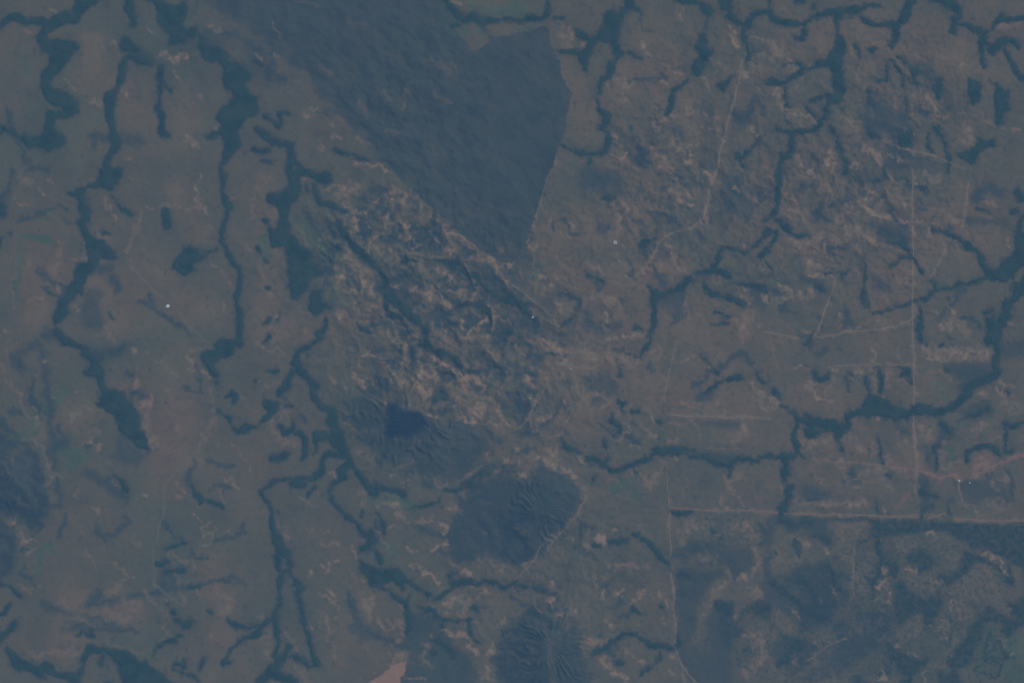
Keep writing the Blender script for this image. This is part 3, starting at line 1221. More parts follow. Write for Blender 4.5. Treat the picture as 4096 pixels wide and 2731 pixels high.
D 116,3,4 118,10,5 105,20,5 98,25,4 90,15,6
D 60,3,4 55,22,6
D 150,10,4 160,18,5 168,25,4
D 92,75,10 80,85,8 215,60,5 225,65,6
D 65,105,12 115,108,4 128,110,4 40,85,8
b 55,82,7 62,88,8 75,98,5
b 115,80,8 125,88,10 115,100,10 100,92,8
b 200,70,6 210,80,8 205,92,10 
B 6,8,4 13,7,4
b 20,15,6 18,22,6
B 20,24,4 21,29,3 33,23,2
B 28,36,3 24,40,3 30,34,2
b 20,68,5 28,72,5 35,68,3
b 25,132,5 60,127,6 70,130,5
B 3,123,2
B 73,16,2 75,16,2
B 89,0,3
B 78,35,2.5 83,40,2 86,45,2 90,50,1.5
B 98,46,1.5 105,48,2 112,52,2 119,58,3 123,59,2
b 118,62,2 108,68,3 98,76,5
B 178,1,2 182,4,3 186,8,2
B 195,9,2.5 190,9,2 186,14,2 188,19,3 186,25,2 187,30,2 193,28,2 195,22,2 196,15,2
b 190,20,6
B 213,18,2 207,18,2
B 143,43,2 145,44,2
R 149,0,0.8 144,22,0.7 141,42,0.7 142,65,0.8 150,73,1.2 160,81,1 168,85,0.8
B 142,67,2 149,73,2
B 151,81,2 153,80,1.5
b 170,83,4 155,36,3 180,52,4 175,46,4
B 182,73,2 184,74,2
B 173,65,2 175,63,2
B 180,98,2 182,97,1.5
B 191,94,1 194,95,1
b 158,98,2 130,72,3 135,74,3
b 150,105,5 155,112,5 148,120,3
b 95,118,2 102,121,3 130,130,3
B 193,113,3 196,115,2
b 124,25,4 128,30,5
@ 1 3
F 14,-2,3 14,8,4 14,15,5 18,22,6 20,30,7 25,37,9 30,44,7 33,50,3
F 20,40,6 21,48,5 22,54,4
F 20,1,2
F 31,52,3 32,58,3 36,63,3 40,65,4
F 28,55,3 23,59,4 22,66,6 22,75,3 21,83,3 19,90,3 16,97,4 8,101,3 3,107,4 -2,112,4
F -2,104,3 4,103,4 10,98,3
F 17,97,5 19,105,5 18,112,4 20,120,4 18,128,3 16,133,1
F 36,67,5 41,69,5 37,76,5 40,83,5 42,92,4 44,100,4 44,107,4 47,114,4 49,122,4 52,130,5 55,138,4 56,142,3
F 39,70,5
F 30,123,6 28,129,7 22,134,7 20,142,8 12,146,8 8,152,9 2,158,9
F 12,145,7 20,150,9 28,153,9 35,159,8
F 32,132,3 40,133,5 46,136,7 47,142,4 56,140,4
F 77,-1,3 82,3,4 88,7,4 93,11,4 95,16,5 100,20,6 105,18,6 105,26,7 103,31,6 98,33,5
D 96,36,6 108,33,6 112,20,8 112,8,5
F 96,0,3 95,3,3
F 112,2,3 117,10,3 117,18,3
P 94,38 98,46 102,48 112,50 125,51 134,54 138,60 144,60 143,64 135,64 133,68 129,68 124,64 118,66 114,69 106,70 103,64 100,58 96,54 95,46
F 112,36,3 113,45,4
F 114,70,2 122,72,2 128,77,4 133,81,4 138,82,4 140,77,3 138,84,4 138,91,4 141,98,6 142,106,4 138,110,3
F 142,64,2 147,70,3 155,73,3 160,75,3
F 135,70,3
F 148,86,2 154,89,4 158,91,3
F 160,87,3 164,92,4 168,97,4 175,99,3 182,101,2 190,98,2 194,98,2
D 160,97,4 170,103,5 
F 172,104,4
F 195,98,2 196,108,2 200,116,2 206,120,2
F 160,118,2 170,119,3 175,125,3 180,131,3
F 160,127,3 164,130,2
F 178,58,5 176,57,3 184,56,3
F 165,80,3 172,76,3 178,71,3 182,65,4 190,65,4 198,66,4 206,66,4 208,62,4 215,64,3 222,65,4 229,69,3 238,63,2
F 180,64,4 200,63,2
F 200,88,4 204,92,3
G 108,25,4 115,30,6 125,32,8 128,38,8 120,44,6 105,40,8
G 150,105,10 145,118,10 155,130,12 170,130,12 150,145,10 180,140,12 190,150,12 160,150,10
G 178,80,6 190,85,8 
G 200,92,4
b 180,80,8 195,80,6 190,92,6
D 138,95,6 
E 137,94 146,92 160,100 175,108 185,125 200,135 205,160 132,160 132,153 137,148 140,135 138,128 131,126 136,112
D 140,96,4 155,94,6
C 104,157 112,151 120,145 126,140 131,138 138,136 138,144 137,149 133,152 133,158 133,165 95,165 95,160
b 17,8,5 25,15,5 30,30,2
B 52,18,3 53,16,2
B 65,18,3 67,20,2
B 66,28,2 72,28,3 78,30,1.5
b 75,28,5 60,30,4
B 88,33,3 92,37,2.5 94,42,3
B 73,44,3 75,43,2
B 65,49,4 67,53,4 60,50,2
B 49,55,3 50,60,2
B 96,58,2 100,64,2
b 90,54,3 92,62,3
B 60,62,1.5
B 60,75,3 66,79,2 72,83,3.5 74,80,1.5
B 68,70,3 70,76,2
B 74,86,2 77,88,2
B 40,75,2 41,76,1.5
B 96,76,1.5 108,74,1
C2 94,70 97,78 104,76 111,76 111,83 107,88 105,93 108,99 104,102 100,92 97,86 94,78
B 71,97,2.5
B 48,106,3 50,108,3
R 50,119,0.6 64,112,0.9 78,106,1.2 90,100,0.8
B 113,97,3 117,103,3 122,109,2 126,107,2 120,100,2
C2 126,98 133,96 137,100 136,108 131,106 127,103
B 135,112,3 131,118,3 133,113,3
B 131,84,1.5 136,88,2 140,94,2 138,96,1.5
C2 122,128 131,129 138,128 140,131 133,136 126,140 122,134
b 125,122,4
B 107,147,3 110,146,2
B 152,153,3 155,152,2 138,151,1.5
b 75,118,3 72,132,3 60,90,4 55,88,3
B 80,158,2
b 40,150,10 45,156,8 35,142,5
b 28,110,3 32,120,3 40,128,3
B -2,107,2
b 5,120,8 12,108,5 10,130,8
b 5,95,6
B 128,2,3 134,5,3 140,8,2
B 124,13,3 128,13,2
B 168,8,3 174,14,4 173,19,3
b 150,8,4 162,6,4
B 138,32,3 146,35,3
B 144,46,3 150,50,3 156,56,3 162,60,3 168,64,3
b 110,18,3 115,25,3 122,30,3
B 163,34,3 174,31,3 173,28,2
B 178,45,1.5 186,52,2
B 190,55,2 200,57,3
B 203,39,2 202,46,1.5 212,37,2
b 212,45,5 225,52,5 
B 172,69,2
B 178,78,3 183,79,5 178,84,5 172,84,3
b 160,84,3 168,90,3 178,93,3 185,93,3
b 195,70,2 205,70,2 215,72,2 203,78,3
B 172,108,3 180,112,3 192,112,5 195,120,5 203,128,4
b 160,115,4 152,135,3 162,142,3
b 190,95,5 200,100,3
B 205,105,2 207,103,1.5
b 226,102,4
B 218,126,4 213,130,3 218,120,3
B 228,115,2.5 232,115,2
b 220,105,3 227,98,3
B 211,140,2 214,148,3 212,152,3
b 205,148,4 220,156,4
B 232,74,2
B 220,14,2 223,20,2
B 210,20,3 
D 190,2,10 188,15,10 185,25,8 200,25,12 195,12,10
D 180,38,4 190,45,7 183,42,5 215,30,8
K 225,5,8 232,22,8 230,35,8 230,44,6 
K 220,32,5 205,5,6
D 165,38,4 210,35,5 150,15,8 160,20,8
K 225,134,8 218,136,5 230,145,6
K 222,146,6 234,152,6
D 220,120,3 230,125,5 226,110,5 232,103,4
D 200,150,4 90,105,10 100,115,8 85,75,5 85,85,5
D 125,117,4 125,135,4
@ 2 3
K -2,2,10 10,5,8 30,5,9 35,12,4
K -2,20,12 12,25,10 15,38,8 3,42,8
D 20,15,6 40,10,3
D 45,22,5 50,20,3
F 62,15,4 64,11,2 70,13,2 73,15,1.5
F 75,30,2 80,31,1
F 88,28,3 93,27,4 98,26,4 103,25,3 107,24,3
F 111,20,2 115,22,4
F 119,25,3 124,27,4 129,31,4 134,35,4 137,40,5 138,44,4 142,46,4
F 144,45,2
F 148,0,3 155,1,3 165,1,3
F 5,66,3 10,68,4 15,69,3
F 18,69,3 24,71,4 29,73,3
D 2,63,2
F 34,76,2 40,74,1
D -2,78,4 8,82,5 15,87,4 20,91,4
D 18,93,6 28,93,4 34,100,5 38,106,4
F 16,90,3 25,95,3 33,98,3 37,105,2
F 8,104,2 18,112,2 26,115,2
K -2,108,5 8,112,6 15,112,6 22,113,5
K 2,122,5 12,120,6 22,120,7 26,126,6
K 2,131,5 15,130,6 24,132,6 27,130,6
K -2,142,8 10,142,8 22,142,8 30,137,5
K -2,155,8 12,155,9 24,154,10 30,158,8
D 10,97,3 14,104,3 22,108,3
D 35,85,4 37,90,4 62,88,4 50,97,5
D 45,105,5 50,110,5 60,105,5 62,112,5 55,95,4
D 45,122,8 55,128,10 50,142,10 60,145,10 40,150,8
D 95,86,5 100,78,8 103,84,5
D 112,90,7 117,92,4 108,92,4 100,95,6
F 112,88,3 115,92,4
F 138,87,3
D 95,108,3
F 74,131,3 80,127,4 86,124,4 92,120,4 97,117,4 101,115,3 104,112,3 110,112,3 114,112,3 118,117,4 124,121,4 130,123,4 138,123,5 145,124,7 148,123,5
F 152,115,4 153,120,5 151,125,4
F 136,128,3 136,132,3 131,138,3 126,142,3 121,147,3 119,150,3
D 92,128,8 96,123,4
D 95,138,5 100,137,5
F 96,137,3 100,137,4
D 73,150,6
D 80,110,5
F 58,32,1
E 147,34 160,30 170,26 185,27 190,32 220,32 225,45 218,55 205,60 195,50 190,50 175,52 168,48 168,38 155,38
D 150,40,6 160,42,6
E 150,48 165,50 180,52 195,52 195,58 188,62 182,72 175,80 170,86 172,95 168,110 165,122 155,125 152,110 151,80 149,60
E2 149,68 160,65 175,68 180,72 174,80 165,84 155,80 150,80
F 155,56,3 162,60,3
E 185,82 203,82 203,95 210,105 205,115 203,125 200,135 188,136 180,130 180,95 186,92
E 152,124 170,120 185,125 203,135 200,160 165,160 158,150 155,138
D 187,150,5 172,135,4 186,100,5
M 186,82 203,82 203,93 196,94 188,90 186,86
E2 186,92 204,94 203,128 187,120
D 205,103,4 208,108,5 205,115,4 203,120,3
M 210,93 218,86 226,81 238,84 238,98 230,96 222,92 215,92 210,98
D 228,12,4 233,20,8 232,28,6 225,28,4
D 236,38,8 234,50,9 236,65,9
E 226,62 238,62 238,84 232,82 228,75
D 172,28,4 180,30,3 165,35,3
D 214,127,3 218,127,2 224,127,3
D 206,135,2 210,140,3
D 228,143,3 222,150,2
D 185,16,5 190,22,3 205,62,4
b 157,20,10 165,10,6 175,15,10 180,10,5
b 200,15,10 215,12,10 220,20,10
b 175,42,8 185,45,7
b 155,27,6
B 186,20,2 188,19,2
b 222,35,5 227,45,5 222,55,5
b 198,55,4 203,62,3
B 209,60,4 214,60,4 
b 190,70,8 180,85,6 195,65,5 
b 220,72,8 228,78,5
b 218,110,10 228,115,10 225,140,8 215,150,8 232,130,6
B 178,94,2.5
B 213,114,2.5
B 207,95,2 205,100,1.5
b 4,12,4 12,17,4
B 13,17,3 16,18,2
R 62,0,1 55,8,1 48,16,1.2 40,23,1.2 30,28,1.2 25,33,1.2 22,42,1 15,50,0.9 8,57,0.9 2,62,0.8
b 45,17,4 40,20,3 28,28,4 
R 40,24,0.8 33,33,1.5
B 37,30,2 33,34,2
B 20,45,3 12,48,3
B 55,22,3 57,26,3
B 77,24,3 83,24,5 83,28,5 80,26,5
B 92,17,3 94,18,3
B 118,15,1.2 119,17,1.5 122,16,1.2
b 118,14,4
b 90,50,4 125,49,4
R 145,0,0.8 144,8,1 145,20,0.6 146,40,0.6
B 145,4,1.5 145,10,1.5
R 146,55,1 147,63,1.2 149,70,1 149,90,0.6 150,105,0.6 150,122,0.8 152,130,1 156,140,1.2 162,149,1.2 170,157,1
B 147,57,2 148,68,2
B 152,132,1.5 155,138,2
b 36,65,5 38,62,3
B 38,65,3 34,69,2
B 24,75,2 27,76,2
B 35,80,3 40,82,3 
b 50,88,4 58,90,6
b 75,58,2 77,68,2
B 82,59,2 84,61,2
B 82,77,2 84,74,3
B 93,73,3 95,76,3 102,71,2
B 113,80,3 116,75,2.5 119,72,2
B 122,76,2.5 118,79,3 110,84,2
B 136,72,2 138,78,3 142,84,2.5 143,88,1.5 
b 138,75,4 143,85,4
B 138,95,1.5 140,98,1
b 85,100,5 
B 89,106,3.5 91,104,2
B 118,102,2 120,103,1
B 140,101,1.5 141,103,1.5
b 92,118,4 75,120,5 68,118,5
B 97,113,1.5 103,112,1.5
B 105,123,2 107,127,2 105,131,2
b 108,128,3 112,132,3
B 118,138,4 119,139,4
B 83,136,4 84,142,4 90,144,4 96,148,4 105,153,3
b 85,132,4 95,147,5 100,152,5
B 147,131,3 150,134,2
b 143,145,3 150,148,2
B 158,145,2 157,152,3 160,157,3
b 5,92,3 0,95,3
B 22,89,1.5 30,91,1.5 35,95,2 40,96,3 47,93,2
b 38,95,4
b 12,98,2.5 18,105,2 22,100,2 28,110,2 30,100,2
B 22,98,2 30,102,1.5
b 5,110,2 15,116,2 26,118,2 5,117,2
B 30,115,2 40,120,1.5 33,122,1.5 38,125,1.5
B 12,125,1.5 25,126,1.5
B 5,136,1.5 15,138,2 25,137,2
b 0,130,1.5 10,135,2
B 45,108,1.5 50,104,1.5 43,112,2
B 54,111,2 58,118,2 65,125,2 70,132,1.5
b 35,130,5 35,145,5 38,155,5 33,120,4
B 10,148,1 20,148,1
b 68,30,6 
@ 3 3
R -2,1,1 20,1,1.2 50,2,1.4 70,2,1.5 90,3,1.5 110,4,1.3 125,4,1.5 138,5,1.5
R 150,5,1.2 163,1,1.2
R 170,6,1.6 195,7,1.6 210,7.5,1.2 237,8,1.2
B 64,3,3 66,3,3
q 140,2,4 200,4,3
m 142,-2,4 143,4,4 141,8,4
m 166,-2,4 168,4,4
m 110,2,3 105,0,3
M 50,6 80,5 110,7 140,8 160,9 190,10 215,12 238,11 238,50 225,48 215,42 205,36 195,34 188,33 182,28 175,24 165,18 152,16 140,18 120,20 110,22 100,20 92,18 96,12 90,8 78,8
m 12,8,8 25,12,8 40,8,8
E -2,2 55,4 55,12 58,20 58,30 52,32 45,25 38,20 30,16 20,20 12,14 8,14 4,30 2,45 -2,50
m 40,22,5 50,24,5 56,26,4
M 178,35 190,36 198,40 205,45 212,50 218,54 224,60 226,68 218,65 214,58 208,50 200,46 192,46 185,52 178,58 172,65 165,68 160,62 155,60 158,57 170,56 176,50 178,42
M 225,32 238,34 238,46 228,46 224,44 224,52 225,60 226,68 218,67 213,60 220,58 221,48
M 235,46 238,47 238,75 235,80 226,82 218,80 222,88 225,96 222,95 216,93 210,92 205,87 200,85 198,92 196,96 192,92 190,86 196,92 194,100 200,102 213,100 216,105 213,108 222,114 230,106 238,104 238,85
m 195,97,6 190,105,8 186,112,8 188,120,7 195,115,6 184,128,9 176,135,10 170,142,8
M 195,98 200,100 196,110 195,120 188,128 186,138 180,143 172,144 165,150 160,146 155,145 158,155 160,160 178,160 178,155 174,146 162,138 165,132 172,126 180,118 184,108 190,100
m 148,93,8 146,100,6 150,104,5 152,97,8 145,86,6
M 115,66 125,65 130,72 136,76 144,82 148,74 152,76 158,72 160,80 158,92 152,105 147,108 143,98 140,93 130,97 120,102 115,92 116,82 118,75
m 118,60,5 112,52,5 110,45,4 120,55,4
m 130,42,10 140,40,12 150,45,8 140,50,8
M 108,118 114,122 120,128 130,131 140,134 145,130 148,135 142,142 135,148 130,152 122,148 112,138 108,130
m 105,137,4 108,142,5 112,146,4 100,150,4 
m 122,155,5 130,154,6
m 80,152,8 85,157,8 92,157,6
m 30,26,5 24,30,5 28,38,6
m 28,36,3 29,40,3
m 8,35,4
E -2,55 20,56 28,50 40,48 45,46 55,50 60,55 75,57 75,62 65,62 60,72 65,78 72,76 74,80 60,90 55,100 45,110 30,110 25,100 28,85 25,72 15,65 -2,62
m 48,50,6 55,48,5 65,70,6 72,74,5
m 50,97,8 58,95,6 45,98,6 5,65,8
m 30,65,10 45,75,8 40,90,8
E 0,118 25,112 45,118 48,125 38,140 25,148 10,140 0,130
m 10,140,8 30,120,10 20,130,8
m 5,105,3 12,112,3 18,114,3
q 10,98,8 15,105,10 22,108,8 8,95,5
E 60,100 75,95 95,90 115,95 112,110 108,118 95,130 80,140 60,150 40,158 30,158 45,140 50,120 62,115
m 90,60,6 100,70,6 95,78,5 105,40,8 100,28,8
m 84,27,4 95,22,4 103,20,3 102,30,3
m 73,57,2
q 70,25,12 65,12,8 80,12,8 90,10,4 65,35,8 78,45,10
q 85,55,8 85,70,6 95,40,8 105,35,5 
q 160,25,8 170,30,8 175,40,8 172,50,6 150,22,4
B 148,20,3 155,22,4 
q 118,25,4 125,25,6 135,28,6 118,32,5 130,35,5
B 143,32,2
q 150,52,4
B 128,52,3 134,53,3
q 130,62,6 145,68,8 155,64,6 122,55,4
B 145,60,1.5 152,60,2 158,65,2 
B 146,78,2 148,75,2
q 190,55,10 195,65,12 200,75,10 192,80,8 185,70,10 208,65,6 200,50,6 212,80,6
q 180,62,8 178,80,10 175,95,8 185,90,6
B 196,93,2 202,85,1.5
B 221,90,2 223,87,2
q 228,50,4 228,60,3 232,50,3
B 226,67,1.5
B 165,70,1.5 170,74,1.5 168,78,1.5
B 166,82,3 168,88,2 169,91,1
B 149,105,2.5 148,104,2
B 154,100,2 160,99,2 165,100,2 166,106,2 162,113,2 157,118,2 156,108,2 160,104,2
q 160,105,6
q 178,110,6 170,120,5 165,130,4
B 172,125,1.5 168,132,1.5 162,137,2 160,142,2
q 155,140,6 150,140,4
B 145,145,2 143,155,2 140,158,2
q 125,110,10 130,100,10 122,118,6 138,108,5 137,95,3
B 119,122,3 121,124,2
B 126,129,2.5 129,129,2.5 134,130,2 138,131,2
B 127,99,2 130,98,1.5
B 143,95,1 136,97,1
B 194,37,3 200,38,3.5 206,38,3 211,43,3.5 215,48,3 
B 214,50,3 218,54,3.5 221,57,2.5
B 20,20,2 22,21,1.5
B 30,25,2.5 34,28,3 38,29,2.5
q 25,22,4 12,30,4 6,38,5 15,42,5
B 24,35,1 24,40,1.5 27,45,2
B 50,32,3 54,35,3 55,38,2
q 35,32,4 30,45,5 5,45,6
B 59,68,2 62,71,2 64,78,1.5 65,84,2
B 49,78,2 50,80,2
B 104,50,3 106,55,3
B 105,63,5 108,66,4 100,68,2
B 110,75,4 110,80,5
q 96,78,4 105,80,8
B 94,80,1.5 100,78,2
R 79,35,0.7 78,55,0.7 78,80,0.7
q 78,100,10 85,108,8 90,100,8 75,110,8 100,105,6 105,100,5
B 105,101,1.5 110,106,1.5
q 100,115,6 110,115,3 108,112,3
R 72,116,0.6 55,122,0.7 45,130,0.6 35,137,0.6
q 60,120,6 50,135,8 45,145,8 60,145,10 40,135,5
B 44,118,2 47,122,1.5
B 22,128,1.5 25,135,1.5 27,140,2
B 17,85,2 28,95,2 27,100,1.5
B 13,143,2 14,144,2
q -2,110,6 3,115,6 5,145,8 10,150,8
q 42,155,8 55,155,10 70,150,5
B 104,146,4 106,150,5 110,154,4 102,152,3
q 95,152,6 100,156,5
B 116,136,2 117,140,2
q 118,145,5 124,148,5 
B 216,118,2 222,117,1.5 218,123,1.5
B 224,128,2.5 222,131,2
G 205,110,12 200,125,12 205,135,12 195,145,10 230,115,10 232,130,12 215,145,12 235,145,10 225,155,12 
m 203,112,4 199,132,3 202,140,3 214,136,3 209,151,3 190,146,2 212,118,3 218,132,4 226,134,3 190,133,3
m 220,128,6
B 215,148,2 215,153,1.5
B 220,118,1.5 215,125,1.5
E -2,60 25,62 28,90 20,95 5,88 -2,95
"""
S = 3.2                                       # grid step in px
X0, X1, Y0, Y1 = -384, 4480, -288, 3024
xs = np.arange(X0, X1 + .1, S)
ys = np.arange(Y0, Y1 + .1, S)
NX, NY = len(xs), len(ys)
GX, GY = np.meshgrid(xs, ys)
GX = GX.astype(np.float32); GY = GY.astype(np.float32)


def perlin(x, y, seed):
    rs = np.random.RandomState(seed)
    ang = rs.rand(256, 256).astype(np.float32) * 2 * np.pi
    gx, gy = np.cos(ang), np.sin(ang)
    xi = np.floor(x).astype(np.int32); yi = np.floor(y).astype(np.int32)
    xf = x - xi; yf = y - yi
    u = xf * xf * xf * (xf * (xf * 6 - 15) + 10); v = yf * yf * yf * (yf * (yf * 6 - 15) + 10)
    def g(a, b):
        i, j = (yi + b) & 255, (xi + a) & 255
        return gx[i, j] * (xf - a) + gy[i, j] * (yf - b)
    n0 = g(0, 0) * (1 - u) + g(1, 0) * u
    n1 = g(0, 1) * (1 - u) + g(1, 1) * u
    return (n0 * (1 - v) + n1 * v) * 1.6


def fbm(x, y, scale, seed, octv=3, gain=0.5):
    a, out, t = 1.0, 0, 0
    for k in range(octv):
        out = out + a * perlin(x / scale * 2 ** k + 17.3 * k, y / scale * 2 ** k + 9.1 * k, seed + k)
        t += a; a *= gain
    return (out / t).astype(np.float32)


def sm(a, b, x):
    t = np.clip((x - a) / (b - a), 0, 1)
    return t * t * (3 - 2 * t)


# uneven borders: everything surveyed is looked up through a small wander
ragged = 0.55 + 0.45 * sm(1500, 3200, GX + 0.35 * GY)
WX = GX + (fbm(GX, GY, 70, 11, 2) * 11 + fbm(GX, GY, 17, 21, 2) * 9 * ragged)
WY = GY + (fbm(GX, GY, 70, 31, 2) * 11 + fbm(GX, GY, 17, 41, 2) * 9 * ragged)

VX = WX + fbm(GX, GY, 34, 141, 3) * 20
VY = WY + fbm(GX, GY, 34, 151, 3) * 20

forest = np.full((NY, NX), -60, np.float32)   # signed distance in px, + inside
field = {k: np.zeros((NY, NX), np.float32) for k in ("B", "D", "G", "K", "C", "M", "W", "X")}
tracks, clear_polys = [], []


def window(pts, pad):
    x0, y0 = pts[:, 0].min() - pad, pts[:, 1].min() - pad
    x1, y1 = pts[:, 0].max() + pad, pts[:, 1].max() + pad
    i0, i1 = max(0, int((y0 - Y0) / S)), min(NY, int((y1 - Y0) / S) + 2)
    j0, j1 = max(0, int((x0 - X0) / S)), min(NX, int((x1 - X0) / S) + 2)
    return slice(i0, max(i0, i1)), slice(j0, max(j0, j1))


def stroke_sd(p, pad, loose=False):
    """half width minus distance, and distance over half width, for a strip with varying width"""
    win = window(p, pad)
    X, Y = (VX[win], VY[win]) if loose else (WX[win], WY[win])
    best = np.full(X.shape, -1e3, np.float32); rel = np.full(X.shape, 1e3, np.float32)
    if len(p) == 1:
        p = np.vstack([p, p + [0.5, 0.5, 0]])
    for a, b in zip(p[:-1], p[1:]):
        dx, dy = b[0] - a[0], b[1] - a[1]
        t = np.clip(((X - a[0]) * dx + (Y - a[1]) * dy) / max(dx * dx + dy * dy, 1e-6), 0, 1)
        d = np.hypot(X - a[0] - t * dx, Y - a[1] - t * dy)
        hw = (a[2] + (b[2] - a[2]) * t) * 0.5
        best = np.maximum(best, hw - d)
        rel = np.minimum(rel, d / np.maximum(hw, 1e-3))
    return win, best, rel


def poly_sd(p, pad, X=None, Y=None):
    win = window(p, pad)
    X, Y = WX[win], WY[win]
    inside = np.zeros(X.shape, bool); dist = np.full(X.shape, 1e3, np.float32)
    q = np.roll(p, -1, 0)
    for a, b in zip(p, q):
        dx, dy = b[0] - a[0], b[1] - a[1]
        t = np.clip(((X - a[0]) * dx + (Y - a[1]) * dy) / max(dx * dx + dy * dy, 1e-6), 0, 1)
        dist = np.minimum(dist, np.hypot(X - a[0] - t * dx, Y - a[1] - t * dy))
        if a[1] != b[1]:
            c = ((a[1] > Y) != (b[1] > Y)) & (X < (b[0] - a[0]) * (Y - a[1]) / (b[1] - a[1]) + a[0])
            inside ^= c
    return win, np.where(inside, dist, -dist)


def put(key, win, v):
    field[key][win] = np.maximum(field[key][win], v)


U = 4.3555
tx = ty = 0
for line in SURVEY.strip().splitlines():
    w = line.split()
    k = w[0]
    if k == '@':
        tx, ty = float(w[1]), float(w[2])
        continue
    raw = [list(map(float, s.split(','))) for s in w[1:]]
    if k in ('P', 'E', 'E2', 'C', 'C2', 'L', 'M'):
        p = np.array([r[:2] for r in raw])
        p = p * U + [tx * 1024, ty * 682.75]
        if k == 'P':
            win, sd = poly_sd(p, 60)
            forest[win] = np.maximum(forest[win], sd)
        elif k == 'M':
            win, sd = poly_sd(p, 50)
            put('M', win, sm(-16, 12, sd))
        elif k == 'C':
            win, sd = poly_sd(p, 30)
            put('C', win, sm(-3, 3, sd))
        elif k == 'C2':
            win, sd = poly_sd(p, 30)
            put('B', win, sm(-6, 10, sd) * .62)
        elif k == 'L':
            win, sd = poly_sd(p, 40)
            put('K', win, sm(-22, 16, sd) * 1.15)
        else:
            win, sd = poly_sd(p, 50)
            put('D', win, sm(-14, 18, sd) * (0.72 if k == 'E' else 0.95))
        continue
    p = np.array([[r[0] * U + tx * 1024, r[1] * U + ty * 682.75, (r[2] if len(r) > 2 else 2) * U] for r in raw])
    if k == 'R':
        tracks.append(p)
        q = p.copy(); q[:, 2] = q[:, 2] * 2.2 + 5
        win, sd, rel = stroke_sd(q, 20)
        put('B', win, sm(1.3, 0.2, rel) * (.42 if p[:, 0].mean() > 2500 else .2))
    elif k == 'F':
        win, sd, rel = stroke_sd(p, 60)
        forest[win] = np.maximum(forest[win], sd)
    else:
        pad = p[:, 2].max() * 1.2 + 26
        win, sd, rel = stroke_sd(p, pad, True)
        if k == 'B':
            put('B', win, sm(2.1, 0.0, rel) * 1.0 * min(1, max(.5, p[:, 2].mean() / U / 3.2)))
        elif k == 'q':
            put('B', win, sm(2.1, 0.0, rel) * .22)
        elif k == 'b':
            put('B', win, sm(2.1, 0.0, rel) * .5)
        elif k == 'D':
            put('D', win, sm(1.8, 0.0, rel) * .85)
        elif k == 'K':
            put('K', win, sm(1.7, 0.1, rel) * .5)
        elif k == 'X':
            put('X', win, sm(1.5, 0.1, rel) * (.38 if p[:, 2].max() > 100 else .85))
        elif k == 'm':
            put('M', win, sm(1.5, 0.2, rel) * 1.0)
        elif k == 'W':
            put('W', win, sm(1.3, 0.2, rel))
        elif k == 'G':
            put('G', win, sm(1.5, 0.2, rel) * 1.0)

RX0 = GX * .788 + GY * .616; RY0 = -GX * .616 + GY * .788
# the big burn: hard edges along the fire breaks, ragged towards the upper left
Q = 1.7415
burn_edge = np.array([(1010, -60), (1030, 30), (1052, 80), (1085, 120), (1150, 85), (1253, 60), (1268, 100), (1281, 138), (1297, 180), (1314, 216), (1306, 262), (1294, 312),
                      (1276, 362), (1258, 412), (1244, 450), (1232, 490), (1218, 552), (1205, 583), (1190, 603), (1165, 607),
                      (1130, 590), (1105, 575), (1065, 540), (1030, 510), (995, 480), (960, 450), (930, 420), (905, 397), (870, 362),
                      (830, 325), (780, 275), (730, 235), (680, 190), (620, 140), (560, 90), (500, 30), (470, -60)]) * Q
win, sd = poly_sd(burn_edge, 140)
rag = sm(1640, 1300, GX[win])                       # 1 on the ragged side
nb = fbm(RX0[win] / 1.5, RY0[win], 75, 301, 4)
soft = 6 + 75 * rag
burn_sd = sd + nb * 120 * rag - 20 * rag
burn = np.zeros((NY, NX), np.float32)
burn[win] = sm(-0.5, 0.5, burn_sd / soft)
burn_full = np.full((NY, NX), -99, np.float32); burn_full[win] = burn_sd

# uneven tree lines: bays, thin places and gaps
forest = np.where(forest > -50, forest + fbm(GX, GY, 48, 161, 3) * 11 + fbm(GX, GY, 13, 171, 2) * 5 * ragged, forest)

# natural variation of cover
n_big = fbm(GX, GY, 420, 51, 3)
n_mid = fbm(GX, GY, 120, 61, 3)
c, s = math.cos(math.radians(38)), math.sin(math.radians(38))
RX, RY = GX * c + GY * s, -GX * s + GY * c
n_str = fbm(RX / 2.6, RY, 34, 71, 3)
n_fine = fbm(GX, GY, 22, 81, 3)
n_vf = fbm(GX, GY, 8, 91, 2)


def blob(x, y, rx, ry=None):
    ry = ry or rx
    return np.exp(-(((GX - x * Q) / (rx * Q)) ** 2 + ((GY - y * Q) / (ry * Q)) ** 2))


rough = np.clip(blob(1060, 800, 290, 230) + blob(900, 560, 230, 140) + blob(1900, 420, 260, 240) * .9 + blob(1520, 420, 160, 160) * .8
                + blob(1250, 1300, 200, 200) * .5 + blob(2120, 200, 160, 120) * .4 + blob(1650, 120, 160, 80) * .35, 0, 1)
speck = np.clip(blob(2030, 1330, 170, 110) + blob(1950, 1480, 260, 110) * .8 + blob(2230, 1400, 110, 160) * .45 + blob(1650, 1215, 110, 50) * .5, 0, 1)
upleft = sm(0, 1, blob(640, 60, 300, 150) * 1.4) * (1 - burn) * sm(2600, 1900, GX) * sm(560, 860, GX + .2 * GY)


